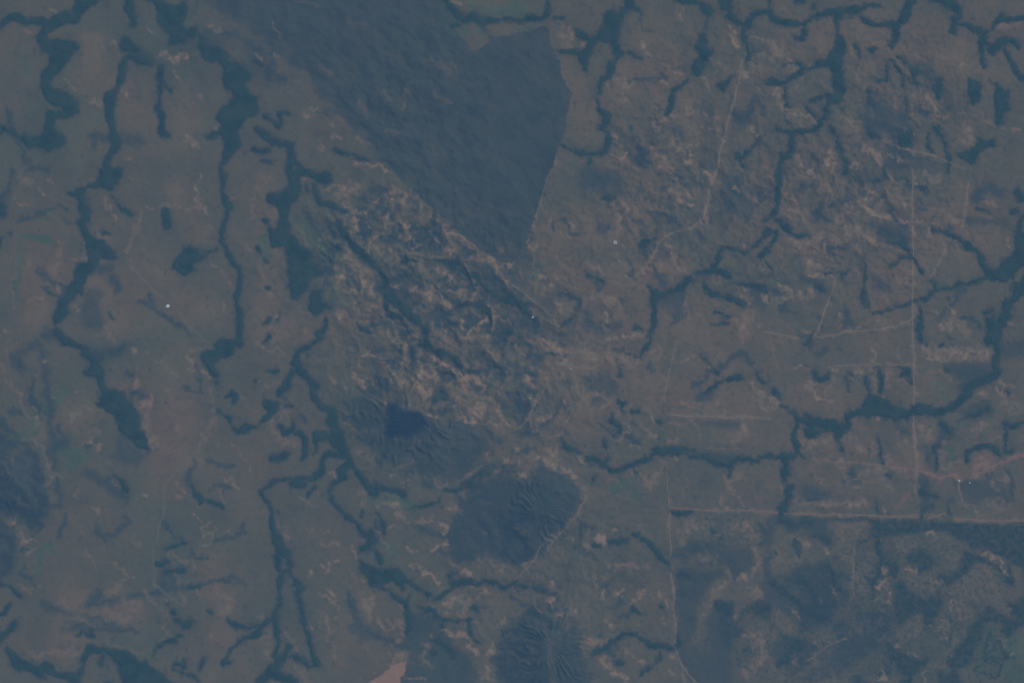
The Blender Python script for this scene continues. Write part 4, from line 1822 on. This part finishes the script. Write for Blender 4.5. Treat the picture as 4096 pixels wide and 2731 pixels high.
def cone(x, y, r, h, nr, seed):
    """a hill whose flanks are cut by gullies running down from the top"""
    dx, dy = GX - x * Q, GY - y * Q
    rr = np.hypot(dx, dy) / (r * Q)
    th = np.arctan2(dy, dx)
    u = th * nr / 2 + fbm(GX, GY, 110, seed, 3) * 7
    spur = (1 - np.abs(np.sin(u))) * sm(.08, .35, rr) * sm(1.1, .5, rr) * np.clip(.7 + 1.1 * fbm(GX, GY, 60, seed + 50, 2), .1, 1.2)
    return sm(1.05, 0, rr) * h + spur * h * .20, rr, spur


hills, flank = [], np.zeros((NY, NX), np.float32)
for (x, y, r, h, nr, seed) in ((945, 965, 165, 300, 17, 401), (1245, 1170, 100, 260, 19, 411), (1262, 1490, 130, 280, 21, 421), (1210, 1090, 90, 90, 7, 431), (30, 1110, 100, 160, 9, 441)):
    zz, rr, spur = cone(x, y, r, h, nr, seed)
    hills.append((zz, rr))
    flank = np.maximum(flank, .55 - spur * 1.1) * 1.0
burn_in = burn * (1 - forest.clip(0, 1))

mottle = np.clip(sm(1400, 2600, GX + .3 * GY) * .6 + rough + blob(500, 420, 260, 300) * .3, 0, 1)
ridge_n = fbm(RX / 1.35 + n_mid * 60, RY + n_fine * 14, 125, 501, 2, .45)
central = np.clip(blob(1060, 800, 290, 240) + blob(900, 560, 230, 150), 0, 1)
rough2 = rough * (.45 + .55 * central)
ridge = 1 - np.clip(np.abs(ridge_n) * 2.6, 0, 1)          # 1 along crests
vale = sm(.12, .42, np.abs(ridge_n))
B = np.clip(field['B'] * (.72 + .28 * sm(900, 2000, GX)) * (0.82 + 1.25 * n_fine + 0.6 * n_vf + .35 * n_str) * (1 - .6 * burn), 0, 1)
B = np.clip(B + rough2 * (1 - burn) * (sm(.45, 1, ridge) * (.15 + .36 * n_fine + .12 * n_str) + sm(0.1, 0.55, n_fine) * .14)
            + (np.clip(n_mid, 0, 1) * .10 + np.clip(n_fine + .3 * n_str, 0, 1) * .14 * (.3 + .7 * mottle)) * (1 - burn), 0, 1)
gully = np.clip(1 - np.abs(fbm(WX, WY, 230, 521, 3)) * 26, 0, 1) * sm(-.2, .2, n_mid)
D = np.maximum(field['D'], gully * .5 * (.4 + .6 * mottle)) * (0.95 + .55 * n_fine)
D = np.clip(D + rough2 * (1 - burn) * (vale * .72 + sm(0.1, 0.6, -n_fine - n_mid * .5) * .3) + speck * (.14 + sm(.05, .5, fbm(GX * 1.6, GY, 13, 111, 2)) * .5)
            + sm(.2, .8, -n_mid - .3 * n_fine) * .28 + sm(.12, .6, -n_fine - .5 * n_str) * .30 * (.35 + .65 * mottle), 0, 1)
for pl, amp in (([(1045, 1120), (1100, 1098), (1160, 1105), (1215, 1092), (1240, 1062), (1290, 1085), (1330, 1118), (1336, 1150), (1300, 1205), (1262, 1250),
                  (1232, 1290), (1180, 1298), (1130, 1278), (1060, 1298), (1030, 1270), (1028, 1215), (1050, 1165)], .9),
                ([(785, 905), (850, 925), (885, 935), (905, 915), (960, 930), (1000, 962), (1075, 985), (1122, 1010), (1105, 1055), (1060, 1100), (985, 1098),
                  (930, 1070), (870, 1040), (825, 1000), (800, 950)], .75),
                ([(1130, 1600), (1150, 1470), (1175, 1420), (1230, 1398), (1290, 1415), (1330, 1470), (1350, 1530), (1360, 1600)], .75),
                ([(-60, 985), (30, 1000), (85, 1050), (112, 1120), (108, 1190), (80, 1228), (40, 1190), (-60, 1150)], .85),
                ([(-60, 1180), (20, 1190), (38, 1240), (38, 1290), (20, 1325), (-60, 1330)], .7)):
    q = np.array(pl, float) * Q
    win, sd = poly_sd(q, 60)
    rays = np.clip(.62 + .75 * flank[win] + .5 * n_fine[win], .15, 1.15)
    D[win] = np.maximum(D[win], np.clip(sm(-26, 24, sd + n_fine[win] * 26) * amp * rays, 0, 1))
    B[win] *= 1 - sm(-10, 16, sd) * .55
D = np.clip(D + upleft * sm(-.35, .35, n_mid + .5 * n_fine + .4 * n_str) * .7, 0, 1)
burnm = burn * (0.88 + .16 * n_mid + .22 * fbm(RX / 1.3, RY, 60, 511, 3) + .06 * n_str) * (1 - .35 * field['G']) * (1 - .45 * field['B'])
D = np.maximum(D * (1 - .35 * burn), burnm * .88 + .10 * burn * D)
G = np.clip(field['G'] * (.9 + .4 * n_mid) + sm(-.1, .6, n_big + .35 * n_mid) * .28 * (.35 + .65 * sm(2600, 1500, GX)), 0, 1)
K = np.clip(field['K'] * (.95 + .3 * n_mid + .25 * n_fine), 0, 1)
C = field['C']

pans = []
for (x, y, rx, ry, a_, lb) in ((2048 + 81.3 * U, 2048.25 + 26.8 * U, 21, 25, -.5, "oval pale clay pan beside the dark tree line, largest of the pans"),
                              (2048 + 118.3 * U, 2048.25 + 138.6 * U, 9, 9, 0, "small round pale pan on the grey plain near the lower edge"),
                              (2048 + 93.5 * U, 2048.25 + 17.7 * U, 8, 7, 0, "tiny pale pan just above the largest pan"),
                              (1024 + 194 * U, 2048.25 + 55.5 * U, 21, 10, .3, "narrow pale yellow pan in front of the large dark hill")):
    dx, dy = WX - x, WY - y
    ca, sa = math.cos(a_), math.sin(a_)
    dd = (1 - np.hypot((dx * ca + dy * sa) / rx, (-dx * sa + dy * ca) / ry)) * rx
    pans.append((dd, lb))
    B = np.maximum(B, sm(-3, 3, dd) * .92)

# speckles of trees in the open woodland at the lower right
fs = forest.copy()
tex = fbm(GX, GY, 26, 121, 3)
fs = np.maximum(fs, (fbm(GX, GY, 15, 121, 2) - (0.66 - .15 * speck)) * 16 * (speck > .25) - 30 * (speck <= .25))
fs -= np.clip(-n_vf * 3 - 1.0, 0, 3)
# small clumps elsewhere
clump = (fbm(GX, GY, 21, 131, 2) - .78) * 18
near = sm(-60, -15, forest)
fs = np.maximum(fs, clump - 1.5 * (1 - near))
fs = np.where((C > .1), -20, fs)
tint = sm(-12, 7, fs + n_vf * 3) * .93 + .22 * sm(-45, 0, forest) * np.clip(n_fine + n_mid + .35, 0, 1)
Mf = field['M'] * (1 - .85 * sm(.25, .7, field['B'])) * np.clip(.78 + .7 * n_fine + .45 * n_vf, .25, 1)
tint = np.clip(np.maximum(tint, Mf * 1.1), 0, 1)
RED = np.clip(field['X'] * (.9 + .5 * n_fine), 0, 1)
WARM = np.clip(field['W'] * .8 + .35 * sm(-.2, .4, -n_big) + sm(1500, 2300, GX) * sm(2300, 1700, GY) * .25 + n_mid * .3, 0, 1)

# ------------------------------------------------------------------ relief (metres)
hilly = np.clip(.25 + .5 * rough + .75 * burn * blob(900, 260, 220, 200) + .3 * burn + .3 * blob(350, 950, 500, 400), 0, 1.2)
Z = n_big * 60 + n_mid * 26 * hilly + n_str * 6 * hilly + (ridge * 80 * (rough2 * .8 + rough * .35 + .08) + -np.abs(fbm(GX, GY, 110, 531, 4, .55)) * 130 * (rough * .8 + .35 * mottle) + fbm(RX / 1.3, RY, 60, 511, 3) * 75 * burn * (.4 + .9 * blob(900, 260, 220, 240))) + n_fine * 5 * hilly
Z = Z - 10 * sm(-30, 10, forest)


for zz, rr in hills:
    Z = Z + zz
hill_r = [rr for zz, rr in hills]
Z = Z.astype(np.float32)
edge = np.minimum(np.minimum(GX - X0, X1 - GX), np.minimum(GY - Y0, Y1 - GY))
Z = Z * sm(0, 150, edge)

PX3 = ((GX - W_PX / 2) * M_PX).astype(np.float32)
PY3 = ((H_PX / 2 - GY) * M_PX).astype(np.float32)


def height_at(px, py):
    j = np.clip((px - X0) / S, 0, NX - 1.001); i = np.clip((py - Y0) / S, 0, NY - 1.001)
    j0, i0 = int(j), int(i); a, b = j - j0, i - i0
    return float(Z[i0, j0] * (1 - a) * (1 - b) + Z[i0, j0 + 1] * a * (1 - b) + Z[i0 + 1, j0] * (1 - a) * b + Z[i0 + 1, j0 + 1] * a * b)


# ------------------------------------------------------------------ materials
def nodes_mat(name):
    m = bpy.data.materials.new(name); m.use_nodes = True
    nt = m.node_tree; nt.nodes.clear()
    out = nt.nodes.new("ShaderNodeOutputMaterial")
    b = nt.nodes.new("ShaderNodeBsdfPrincipled")
    b.inputs["Roughness"].default_value = 0.95
    b.inputs["Specular IOR Level"].default_value = 0.1
    nt.links.new(b.outputs[0], out.inputs[0])
    return m, nt, b


def noise_tex(nt, scale, detail=4, stretch=None, rough_=.55):
    tc = nt.nodes.new("ShaderNodeNewGeometry")
    mp = nt.nodes.new("ShaderNodeMapping")
    mp.inputs["Scale"].default_value = stretch or (1, 1, 1)
    nt.links.new(tc.outputs["Position"], mp.inputs[0])
    n = nt.nodes.new("ShaderNodeTexNoise")
    n.inputs["Scale"].default_value = scale
    n.inputs["Detail"].default_value = detail
    n.inputs["Roughness"].default_value = rough_
    nt.links.new(mp.outputs[0], n.inputs["Vector"])
    return n.outputs["Fac"]


def mix(nt, f, a, b):
    n = nt.nodes.new("ShaderNodeMix"); n.data_type = 'RGBA'
    for sock, v in ((n.inputs[0], f), (n.inputs[6], a), (n.inputs[7], b)):
        if hasattr(v, "is_linked"):
            nt.links.new(v, sock)
        else:
            sock.default_value = v if isinstance(v, float) else (*v, 1)
    return n.outputs[2]


def attr(nt, name):
    a = nt.nodes.new("ShaderNodeAttribute"); a.attribute_name = name
    s = nt.nodes.new("ShaderNodeSeparateColor"); nt.links.new(a.outputs["Color"], s.inputs[0])
    return s.outputs


def ramp01(nt, v, lo, hi):
    n = nt.nodes.new("ShaderNodeMapRange")
    n.inputs["From Min"].default_value = lo; n.inputs["From Max"].default_value = hi
    nt.links.new(v, n.inputs[0])
    return n.outputs[0]


def land_material():
    m, nt, b = nodes_mat("land_cover")
    c1, c2 = attr(nt, "cover_a"), attr(nt, "cover_b")
    c3 = attr(nt, "cover_c")
    n1 = ramp01(nt, noise_tex(nt, 1 / 1600, 5), .35, .65)
    n2 = ramp01(nt, noise_tex(nt, 1 / 160, 3), .3, .7)
    n3 = ramp01(nt, noise_tex(nt, 1 / 5200, 3), .38, .62)
    grass = mix(nt, n1, LAND['grass_a'], LAND['grass_b'])
    grass = mix(nt, n3, grass, mix(nt, .5, grass, LAND['grass_c']))
    grass = mix(nt, mulf(nt, n2, .22), grass, LAND['dark_tuft'])
    grass = mix(nt, c3[0], grass, mix(nt, n1, LAND['warm_a'], LAND['warm_b']))
    colr = mix(nt, c1[2], grass, mix(nt, n1, LAND['green_a'], LAND['green_b']))
    colr = mix(nt, c3[1], colr, LAND['red_soil'])
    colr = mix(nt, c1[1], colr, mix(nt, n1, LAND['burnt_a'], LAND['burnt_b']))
    colr = mix(nt, c1[0], colr, mix(nt, n1, LAND['soil_a'], LAND['soil_b']))
    colr = mix(nt, c2[0], colr, LAND['char'])
    colr = mix(nt, c2[1], colr, LAND['bare'])
    colr = mix(nt, c2[2], colr, LAND['wood_floor'])
    nt.links.new(colr, b.inputs["Base Color"])
    return m


def mulf(nt, v, k):
    n = nt.nodes.new("ShaderNodeMath"); n.operation = 'MULTIPLY'; n.inputs[1].default_value = k
    nt.links.new(v, n.inputs[0]); return n.outputs[0]


LAND = dict(grass_a=(.128, .084, .034), grass_b=(.166, .112, .046), grass_c=(.112, .100, .050), red_soil=(.255, .118, .070), warm_a=(.185, .106, .046), warm_b=(.205, .128, .056), dark_tuft=(.072, .064, .042),
            green_a=(.078, .100, .044), green_b=(.118, .126, .052), burnt_a=(.034, .041, .036), burnt_b=(.056, .054, .043),
            soil_a=(.36, .200, .105), soil_b=(.33, .205, .105), char=(.010, .011, .028), bare=(.37, .185, .105), wood_floor=(.026, .034, .024))
land = land_material()


def wood_material():
    m, nt, b = nodes_mat("tree_canopy")
    n1 = ramp01(nt, noise_tex(nt, 1 / 420, 5), .35, .65)
    n2 = ramp01(nt, noise_tex(nt, 1 / 45, 3), .3, .7)
    colr = mix(nt, n1, (.010, .022, .015), (.036, .052, .028))
    colr = mix(nt, mulf(nt, n2, .35), colr, (.044, .056, .034))
    nt.links.new(colr, b.inputs["Base Color"])
    return m


canopy = wood_material()


def track_material(name, a, b_):
    m, nt, b = nodes_mat(name)
    n = ramp01(nt, noise_tex(nt, 1 / 300, 4), .35, .65)
    nt.links.new(mix(nt, n, a, b_), b.inputs["Base Color"])
    return m


red_track = track_material("red_dirt", (.36, .155, .10), (.28, .13, .085))
pale_track = track_material("pale_dirt", (.32, .215, .115), (.25, .175, .095))


dim_track = track_material("worn_dirt", (.22, .150, .080), (.17, .120, .064))


def flat_material(name, c, rgh=.6):
    m, nt, b = nodes_mat(name)
    n = ramp01(nt, noise_tex(nt, .35, 3), .3, .7)
    nt.links.new(mix(nt, n, c, tuple(x * .86 for x in c)), b.inputs["Base Color"])
    b.inputs["Roughness"].default_value = rgh
    return m


# ------------------------------------------------------------------ mesh helpers
def tag(o, label=None, cat=None, group=None, kind=None):
    if label: o["label"] = label
    if cat: o["category"] = cat
    if group: o["group"] = group
    if kind: o["kind"] = kind
    return o


def grid_mesh(name, z, cells, mat, covers=True, extra=None):
    """cells: boolean (NY-1, NX-1); builds one mesh of those grid cells at height z"""
    ii, jj = np.nonzero(cells)
    v = np.stack([ii * NX + jj, (ii + 1) * NX + jj, (ii + 1) * NX + jj + 1, ii * NX + jj + 1], 1)
    used, inv = np.unique(v.ravel(), return_inverse=True)
    inv = inv.reshape(-1, 4)
    co = np.stack([PX3.ravel()[used], PY3.ravel()[used], z.ravel()[used]], 1).astype(np.float32)
    if extra is not None:
        ex_co, ex_f = extra(used, len(co))
        co = np.vstack([co, ex_co]).astype(np.float32)
        inv = np.vstack([inv, ex_f])
    me = bpy.data.meshes.new(name)
    me.vertices.add(len(co)); me.vertices.foreach_set("co", co.ravel())
    nf = len(inv)
    me.loops.add(nf * 4); me.polygons.add(nf)
    me.loops.foreach_set("vertex_index", inv.ravel().astype(np.int32))
    me.polygons.foreach_set("loop_start", np.arange(0, nf * 4, 4, dtype=np.int32))
    me.polygons.foreach_set("loop_total", np.full(nf, 4, np.int32))
    me.polygons.foreach_set("use_smooth", np.ones(nf, bool))
    me.update(calc_edges=True)
    if covers:
        for an, chans in (("cover_a", (B, D, G)), ("cover_b", (K, C, tint)), ("cover_c", (WARM, RED, speck))):
            a = me.color_attributes.new(an, 'FLOAT_COLOR', 'POINT')
            arr = np.ones((len(co), 4), np.float32)
            for q, ch in enumerate(chans):
                arr[:len(used), q] = ch.ravel()[used]
                if len(co) > len(used):
                    arr[len(used):, q] = 0.0
            a.data.foreach_set("color", arr.ravel())
    me.materials.append(mat)
    o = bpy.data.objects.new(name, me)
    col.objects.link(o)
    return o


def cells_of(vmask):
    return vmask[:-1, :-1] | vmask[1:, :-1] | vmask[:-1, 1:] | vmask[1:, 1:]


# ------------------------------------------------------------------ ground: one sheet, detailed in the middle, running on far beyond the frame
def skirt(used, n):
    per = [0 * NX + j for j in range(NX)] + [i * NX + NX - 1 for i in range(1, NY)] + \
          [(NY - 1) * NX + j for j in range(NX - 2, -1, -1)] + [i * NX for i in range(NY - 2, 0, -1)]
    base = np.array(per)
    px, py = PX3.ravel()[base].astype(float), PY3.ravel()[base].astype(float)
    verts, faces = [], []
    prev = base
    for ring, k in enumerate((1.6, 3.0, 8.0, 22.0)):
        verts.append(np.stack([px * k, py * k, np.zeros(len(px))], 1))
        cur = n + ring * len(base) + np.arange(len(base))
        a, b = prev, np.roll(prev, -1); c_, d = np.roll(cur, -1), cur
        faces.append(np.stack([a, b, c_, d], 1))
        prev = cur
    return np.vstack(verts), np.vstack(faces)


ground = grid_mesh("ground", Z, np.ones((NY - 1, NX - 1), bool), land, extra=skirt)
tag(ground, "dry grey-brown savannah land seen from far above", kind="structure")


def sheet(name, m, lift, label, kind="structure"):
    """a surveyed patch of ground: its rim dips under the ground sheet, its middle lies a little above it"""
    z = Z + np.clip(m * 14, -lift, lift)
    return tag(grid_mesh(name, z.astype(np.float32), cells_of(m > -.35), land), label, kind=kind)


bs = np.clip(burn_full / 12, -1, 1)
bs = np.where(GY < -250, -1, bs)
sheet("burnt_ground", bs, 3.0, "broad smooth blue-grey burn scar coming to a point at the lower end")
sheet("bare_field", C * 2 - 1, 3.4, "bright pinkish bare field cut off by the lower edge")
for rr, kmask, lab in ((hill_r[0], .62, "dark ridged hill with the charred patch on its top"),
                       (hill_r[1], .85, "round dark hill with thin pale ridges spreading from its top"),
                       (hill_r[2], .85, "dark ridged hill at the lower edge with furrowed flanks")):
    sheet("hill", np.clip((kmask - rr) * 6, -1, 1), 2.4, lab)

for dd, lb in pans:
    sheet("dry_pan", np.clip(dd / 3, -1, 1), 2.8, lb)


# ------------------------------------------------------------------ woodland: raised canopies, one object per connected belt
def components(mask):
    lab = np.zeros(mask.shape, np.int32); par = [0]
    def find(a):
        while par[a] != a:
            par[a] = par[par[a]]; a = par[a]
        return a
    prev = []
    for i in range(mask.shape[0]):
        d = np.diff(np.concatenate([[0], mask[i].astype(np.int8), [0]]))
        runs = []
        for a, b in zip(np.nonzero(d == 1)[0], np.nonzero(d == -1)[0]):
            l = 0
            for (pa, pb, pl) in prev:
                if pa <= b and pb >= a:
                    r = find(pl)
                    if not l: l = r
                    elif r != l: par[r] = l
            if not l:
                l = len(par); par.append(l)
            runs.append((a, b, l)); lab[i, a:b] = l
        prev = runs
    root = np.array([find(a) for a in range(len(par))])
    return root[lab]


main = (forest > 0.5) & (fs > -2)
lab = components(main)
ids, cnt = np.unique(lab[lab > 0], return_counts=True)
order = ids[np.argsort(-cnt)]
big = [k for k, c_ in zip(order, np.sort(cnt)[::-1]) if c_ > 160]
remap = np.zeros(lab.max() + 1, np.int32)
for q, k in enumerate(big): remap[k] = q + 1
L = remap[lab]
for _ in range(3):                                     # grow the labels over the rims
    for sh, ax in ((1, 0), (-1, 0), (1, 1), (-1, 1)):
        r = np.roll(L, sh, ax)
        L = np.where((L == 0) & (fs > -9), r, L)
cl = np.maximum(np.maximum(L[:-1, :-1], L[1:, :-1]), np.maximum(L[:-1, 1:], L[1:, 1:]))
fc = fs - 4.5 + n_vf * 3
show = cells_of(fc > -S * .4)
top_z = (Z + np.clip(fc * M_PX * .4, -9, 13) + np.where(fc > 0, n_vf * 7 + n_fine * 8, 0)).astype(np.float32)
seen = {}
for q, k in enumerate(big):
    c_ = show & (cl == q + 1)
    if not c_.any(): continue
    ii, jj = np.nonzero(c_)
    mx, my = X0 + S * jj.mean(), Y0 + S * ii.mean()
    wx, wy = S * (jj.max() - jj.min()), S * (ii.max() - ii.min())
    if X0 + S * jj.max() < 0 or X0 + S * jj.min() > W_PX or Y0 + S * ii.max() < 0 or Y0 + S * ii.min() > H_PX: continue
    cells = len(ii); fill = cells * S * S / max(wx * wy, 1)
    size = "broad branching" if cells > 9000 else "long winding" if cells > 2500 else "narrow" if fill < .3 else "compact" if cells > 700 else "small"
    what = "belt of dark green trees along a stream bed" if fill < .42 else "patch of dark green woodland"
    px = ("left edge", "left side", "left of centre", "right of centre", "right side", "right edge")[int(np.clip(mx / W_PX * 6, 0, 5))]
    py = ("top", "upper", "middle", "lower", "bottom")[int(np.clip(my / H_PX * 5, 0, 4))]
    label = f"{size} {what}, {py} part, {px}"
    if label in seen:
        label = f"{size} {what}, {mx / W_PX * 10:.1f} tenths across and {my / H_PX * 10:.1f} tenths down the view"
    seen[label] = 1
    o = grid_mesh("riverside_woodland", top_z, c_, canopy, covers=False)
    tag(o, label, kind="stuff")
rest = show & (cl == 0)
tag(grid_mesh("scattered_trees", top_z, rest, canopy, covers=False), "loose clumps of trees dotted over the open grassland", kind="stuff")


# ------------------------------------------------------------------ dirt tracks, draped over the land
def ribbon(name, pts, mat):
    P = []
    for a, b in zip(pts[:-1], pts[1:]):
        n = max(1, int(np.hypot(*(b - a)[:2]) / 8))
        for t in range(n): P.append(a + (b - a) * t / n)
    P.append(pts[-1]); P = np.array(P)
    d = np.gradient(P[:, :2], axis=0); d /= np.maximum(np.linalg.norm(d, axis=1), 1e-6)[:, None]
    nrm = np.stack([-d[:, 1], d[:, 0]], 1)
    wob = np.array([[math.sin(x * .021 + y * .013) + .6 * math.sin(x * .05 - y * .043), math.sin(x * .017 - y * .023)] for x, y in P[:, :2]]) * 1.3
    C0 = P[:, :2] + wob
    hw = (P[:, 2] * .22 + .4) * (1 + .25 * np.sin(np.arange(len(P)) * 1.7) * np.sin(np.arange(len(P)) * .37))
    vs, fs_ = [], []
    for i in range(len(C0)):
        for sgn, dz in ((-1, -2.5), (-.8, 2.6), (.8, 2.6), (1, -2.5)):
            x, y = C0[i] + nrm[i] * hw[i] * sgn
            vs.append(((x - W_PX / 2) * M_PX, (H_PX / 2 - y) * M_PX, height_at(x, y) + dz))
        if i:
            for q in range(3):
                a = (i - 1) * 4 + q
                fs_.append((a, a + 1, a + 5, a + 4))
    me = bpy.data.meshes.new(name); me.from_pydata(vs, [], fs_); me.update()
    me.materials.append(mat)
    o = bpy.data.objects.new(name, me); col.objects.link(o)
    return o


chains = [t for t in tracks if len(t) > 1]
joined = True
while joined:
    joined = False
    for i in range(len(chains)):
        for j in range(len(chains)):
            if i != j and np.hypot(*(chains[i][-1] - chains[j][0])[:2]) < 16:
                chains[i] = np.vstack([chains[i], chains[j][1:]]); del chains[j]; joined = True; break
        if joined: break
seen_t = {}
for t in chains:
    dx, dy = abs(t[-1][0] - t[0][0]), abs(t[-1][1] - t[0][1])
    mx, my = t[:, 0].mean(), t[:, 1].mean()
    ori = "running up and down the frame" if dy > 2.2 * dx else "running across the frame" if dx > 2.2 * dy else "running slantwise"
    red = (mx > 3000 and my > 1700) or (mx > 2600 and 1900 < my < 2100)
    px = ("far left", "left", "centre left", "centre right", "right", "far right")[int(np.clip(mx / W_PX * 6, 0, 5))]
    py = ("top", "upper", "middle", "lower", "bottom")[int(np.clip(my / H_PX * 5, 0, 4))]
    ln = "long" if max(dx, dy) > 900 else "short" if max(dx, dy) < 260 else "straight" if len(t) < 5 else "winding"
    label = f"{'reddish' if red else 'pale'} {ln} dirt track {ori}, {py} {px}"
    seen_t[label] = seen_t.get(label, 0) + 1
    if seen_t[label] > 1: label = f"{'reddish' if red else 'pale'} {ln} dirt track {mx / W_PX * 10:.1f} tenths across and {my / H_PX * 10:.1f} tenths down"
    tag(ribbon("dirt_track", t, red_track if red else pale_track if mx > 1800 else dim_track), label, kind="structure")


# ------------------------------------------------------------------ farm buildings: the few bright specks
white = flat_material("white_sheet_roof", (.80, .80, .76), .5)
pale = flat_material("weathered_sheet_roof", (.55, .53, .46), .6)
wallm = flat_material("plastered_wall", (.50, .46, .40), .9)
doorm = flat_material("dark_door", (.06, .07, .08), .7)


def mesh_obj(name, vs, fs_, mat, parent=None):
    me = bpy.data.meshes.new(name); me.from_pydata(vs, [], fs_); me.update(); me.materials.append(mat)
    o = bpy.data.objects.new(name, me); col.objects.link(o)
    if parent: o.parent = parent
    return o


def box(x0, x1, y0, y1, z0, z1):
    return ([(x0, y0, z0), (x1, y0, z0), (x1, y1, z0), (x0, y1, z0), (x0, y0, z1), (x1, y0, z1), (x1, y1, z1), (x0, y1, z1)],
            [(0, 3, 2, 1), (4, 5, 6, 7), (0, 1, 5, 4), (1, 2, 6, 5), (2, 3, 7, 6), (3, 0, 4, 7)])


def hall(root, lx, ly, cx, cy, roofm, wall_h=9, rise=5):
    """a gabled hall: walls with gable ends, overhanging ridge roof, two doors"""
    x0, x1, y0, y1 = cx - lx / 2, cx + lx / 2, cy - ly / 2, cy + ly / 2
    vs = [(x0, y0, -8), (x1, y0, -8), (x1, y1, -8), (x0, y1, -8), (x0, y0, wall_h), (x1, y0, wall_h), (x1, y1, wall_h), (x0, y1, wall_h), (x0, cy, wall_h + rise), (x1, cy, wall_h + rise)]
    mesh_obj("wall", vs, [(0, 1, 5, 4), (2, 3, 7, 6), (1, 2, 6, 9, 5), (3, 0, 4, 8, 7), (0, 3, 2, 1)], wallm, root)
    e, t = 1.5, .8
    a, b = (x0 - e, x1 + e)
    vs = []
    for x in (a, b):
        vs += [(x, y0 - e, wall_h + .3), (x, cy, wall_h + rise + .9), (x, y1 + e, wall_h + .3), (x, y1 + e, wall_h + .3 + t), (x, cy, wall_h + rise + .9 + t), (x, y0 - e, wall_h + .3 + t)]
    fs_ = [(0, 1, 7, 6), (1, 2, 8, 7), (2, 3, 9, 8), (3, 4, 10, 9), (4, 5, 11, 10), (5, 0, 6, 11), (0, 5, 4, 1), (1, 4, 3, 2), (6, 7, 10, 11), (7, 8, 9, 10)]
    mesh_obj("roof", vs, fs_, roofm, root)
    for x in (cx - lx * .22, cx + lx * .22):
        v, f = box(x - 3, x + 3, y0 - .5, y0 - .05, 0, 6)
        mesh_obj("door", v, f, doorm, root)


def place(name, px, py, ang, label, cat):
    r = bpy.data.objects.new(name, None); col.objects.link(r)
    z = max(height_at(px + a, py + b) for a in (-8, 0, 8) for b in (-8, 0, 8))
    r.location = ((px - W_PX / 2) * M_PX, (H_PX / 2 - py) * M_PX, z + 4)
    r.rotation_euler = (0, 0, ang)
    r.empty_display_size = 20
    return tag(r, label, cat)


# round tank beside the track
r = place("storage_tank", 671, 1224, .4, "largest white speck, a round-topped tank beside the slanting track at the left", "tank")
vs, fs_ = [], []
N = 40
for rad, z in ((1, -8), (1, 9)):
    vs += [(62 * rad * math.cos(2 * math.pi * q / N), 48 * rad * math.sin(2 * math.pi * q / N), z) for q in range(N)]
fs_ = [(q, (q + 1) % N, N + (q + 1) % N, N + q) for q in range(N)] + [tuple(range(N - 1, -1, -1))]
mesh_obj("wall", vs, fs_, wallm, r)
vs, fs_ = [], []
prof = ((1.03, 9.2), (1.03, 10.2), (.85, 12.5), (.6, 14.5), (.3, 16), (.06, 16.6))
for rad, z in prof:
    vs += [(62 * rad * math.cos(2 * math.pi * q / N), 48 * rad * math.sin(2 * math.pi * q / N), z) for q in range(N)]
for k in range(len(prof) - 1):
    fs_ += [(k * N + q, k * N + (q + 1) % N, (k + 1) * N + (q + 1) % N, (k + 1) * N + q) for q in range(N)]
fs_ += [tuple((len(prof) - 1) * N + q for q in range(N)), tuple(range(N - 1, -1, -1))]
mesh_obj("roof", vs, fs_, white, r)
v, f = box(-3, 3, -3, 3, 16.4, 18); mesh_obj("hatch", v, f, doorm, r)

# square yard with roofs on all sides
r = place("farm_building", 2461, 970, .15, "white-roofed farm building round a small dark yard, right of the burn scar's tip", "farm building")
for lx, ly, cx, cy in ((92, 24, 0, 34), (92, 24, 0, -34)):
    hall(r, lx, ly, cx, cy, white)
for sx in (-1, 1):
    v, f = box(sx * 34 - 12, sx * 34 + 12, -20, 20, -8, 7); mesh_obj("side_wing", v, f, white, r)
v, f = box(-20, 20, -20, 20, -6, .8); mesh_obj("yard", v, f, doorm, r)

r = place("farm_building", 2131, 1268, .9, "small white-roofed building below the burn scar's tip by a dark hollow", "farm building")
hall(r, 66, 34, 0, 0, white)
r = place("farm_building", 2121, 1592, .5, "dim pale-roofed building where pale tracks meet beside the charred hill", "farm building")
hall(r, 48, 26, 0, 0, pale)
r = place("farm_building", 2283, 1476, 1.2, "lone pale-roofed building on open ground between the two dark hills and the right-hand plain", "farm building")
hall(r, 46, 26, 0, 0, pale)
for px, py, a, lx, ly, mt, lb in ((3837, 1922, .3, 56, 44, white, "brightest white roof of the settlement where the reddish tracks meet"),
                                  (3825, 1918, 1.4, 34, 20, pale, "smaller pale roof just left of the settlement's brightest roof"),
                                  (3879, 1930, .7, 44, 26, white, "white roof standing apart at the right end of the settlement")):
    r = tag(place("farm_building", px, py, a, lb, "farm building"), group="roofs of the settlement")
    hall(r, lx, ly, 0, 0, mt)

# ------------------------------------------------------------------ haze: the air between the ground and the camera
hx, hy = -float(X0 - W_PX / 2) * M_PX * 22 * 1.08, 330000.0
zb = float(Z.min()) - 30
v, f = box(-hx, hx, -hy, hy, zb, ALT + 3000)
hm = bpy.data.materials.new("haze"); hm.use_nodes = True
nt = hm.node_tree; nt.nodes.clear()
out = nt.nodes.new("ShaderNodeOutputMaterial")
pv = nt.nodes.new("ShaderNodeVolumePrincipled")
pv.inputs["Color"].default_value = HAZE_COLOR
pv.inputs["Density"].default_value = HAZE_DENSITY
nt.links.new(pv.outputs[0], out.inputs["Volume"])
hz = mesh_obj("haze", v, f, hm)
tag(hz, "thin blue air between the land and the high viewpoint", kind="stuff")
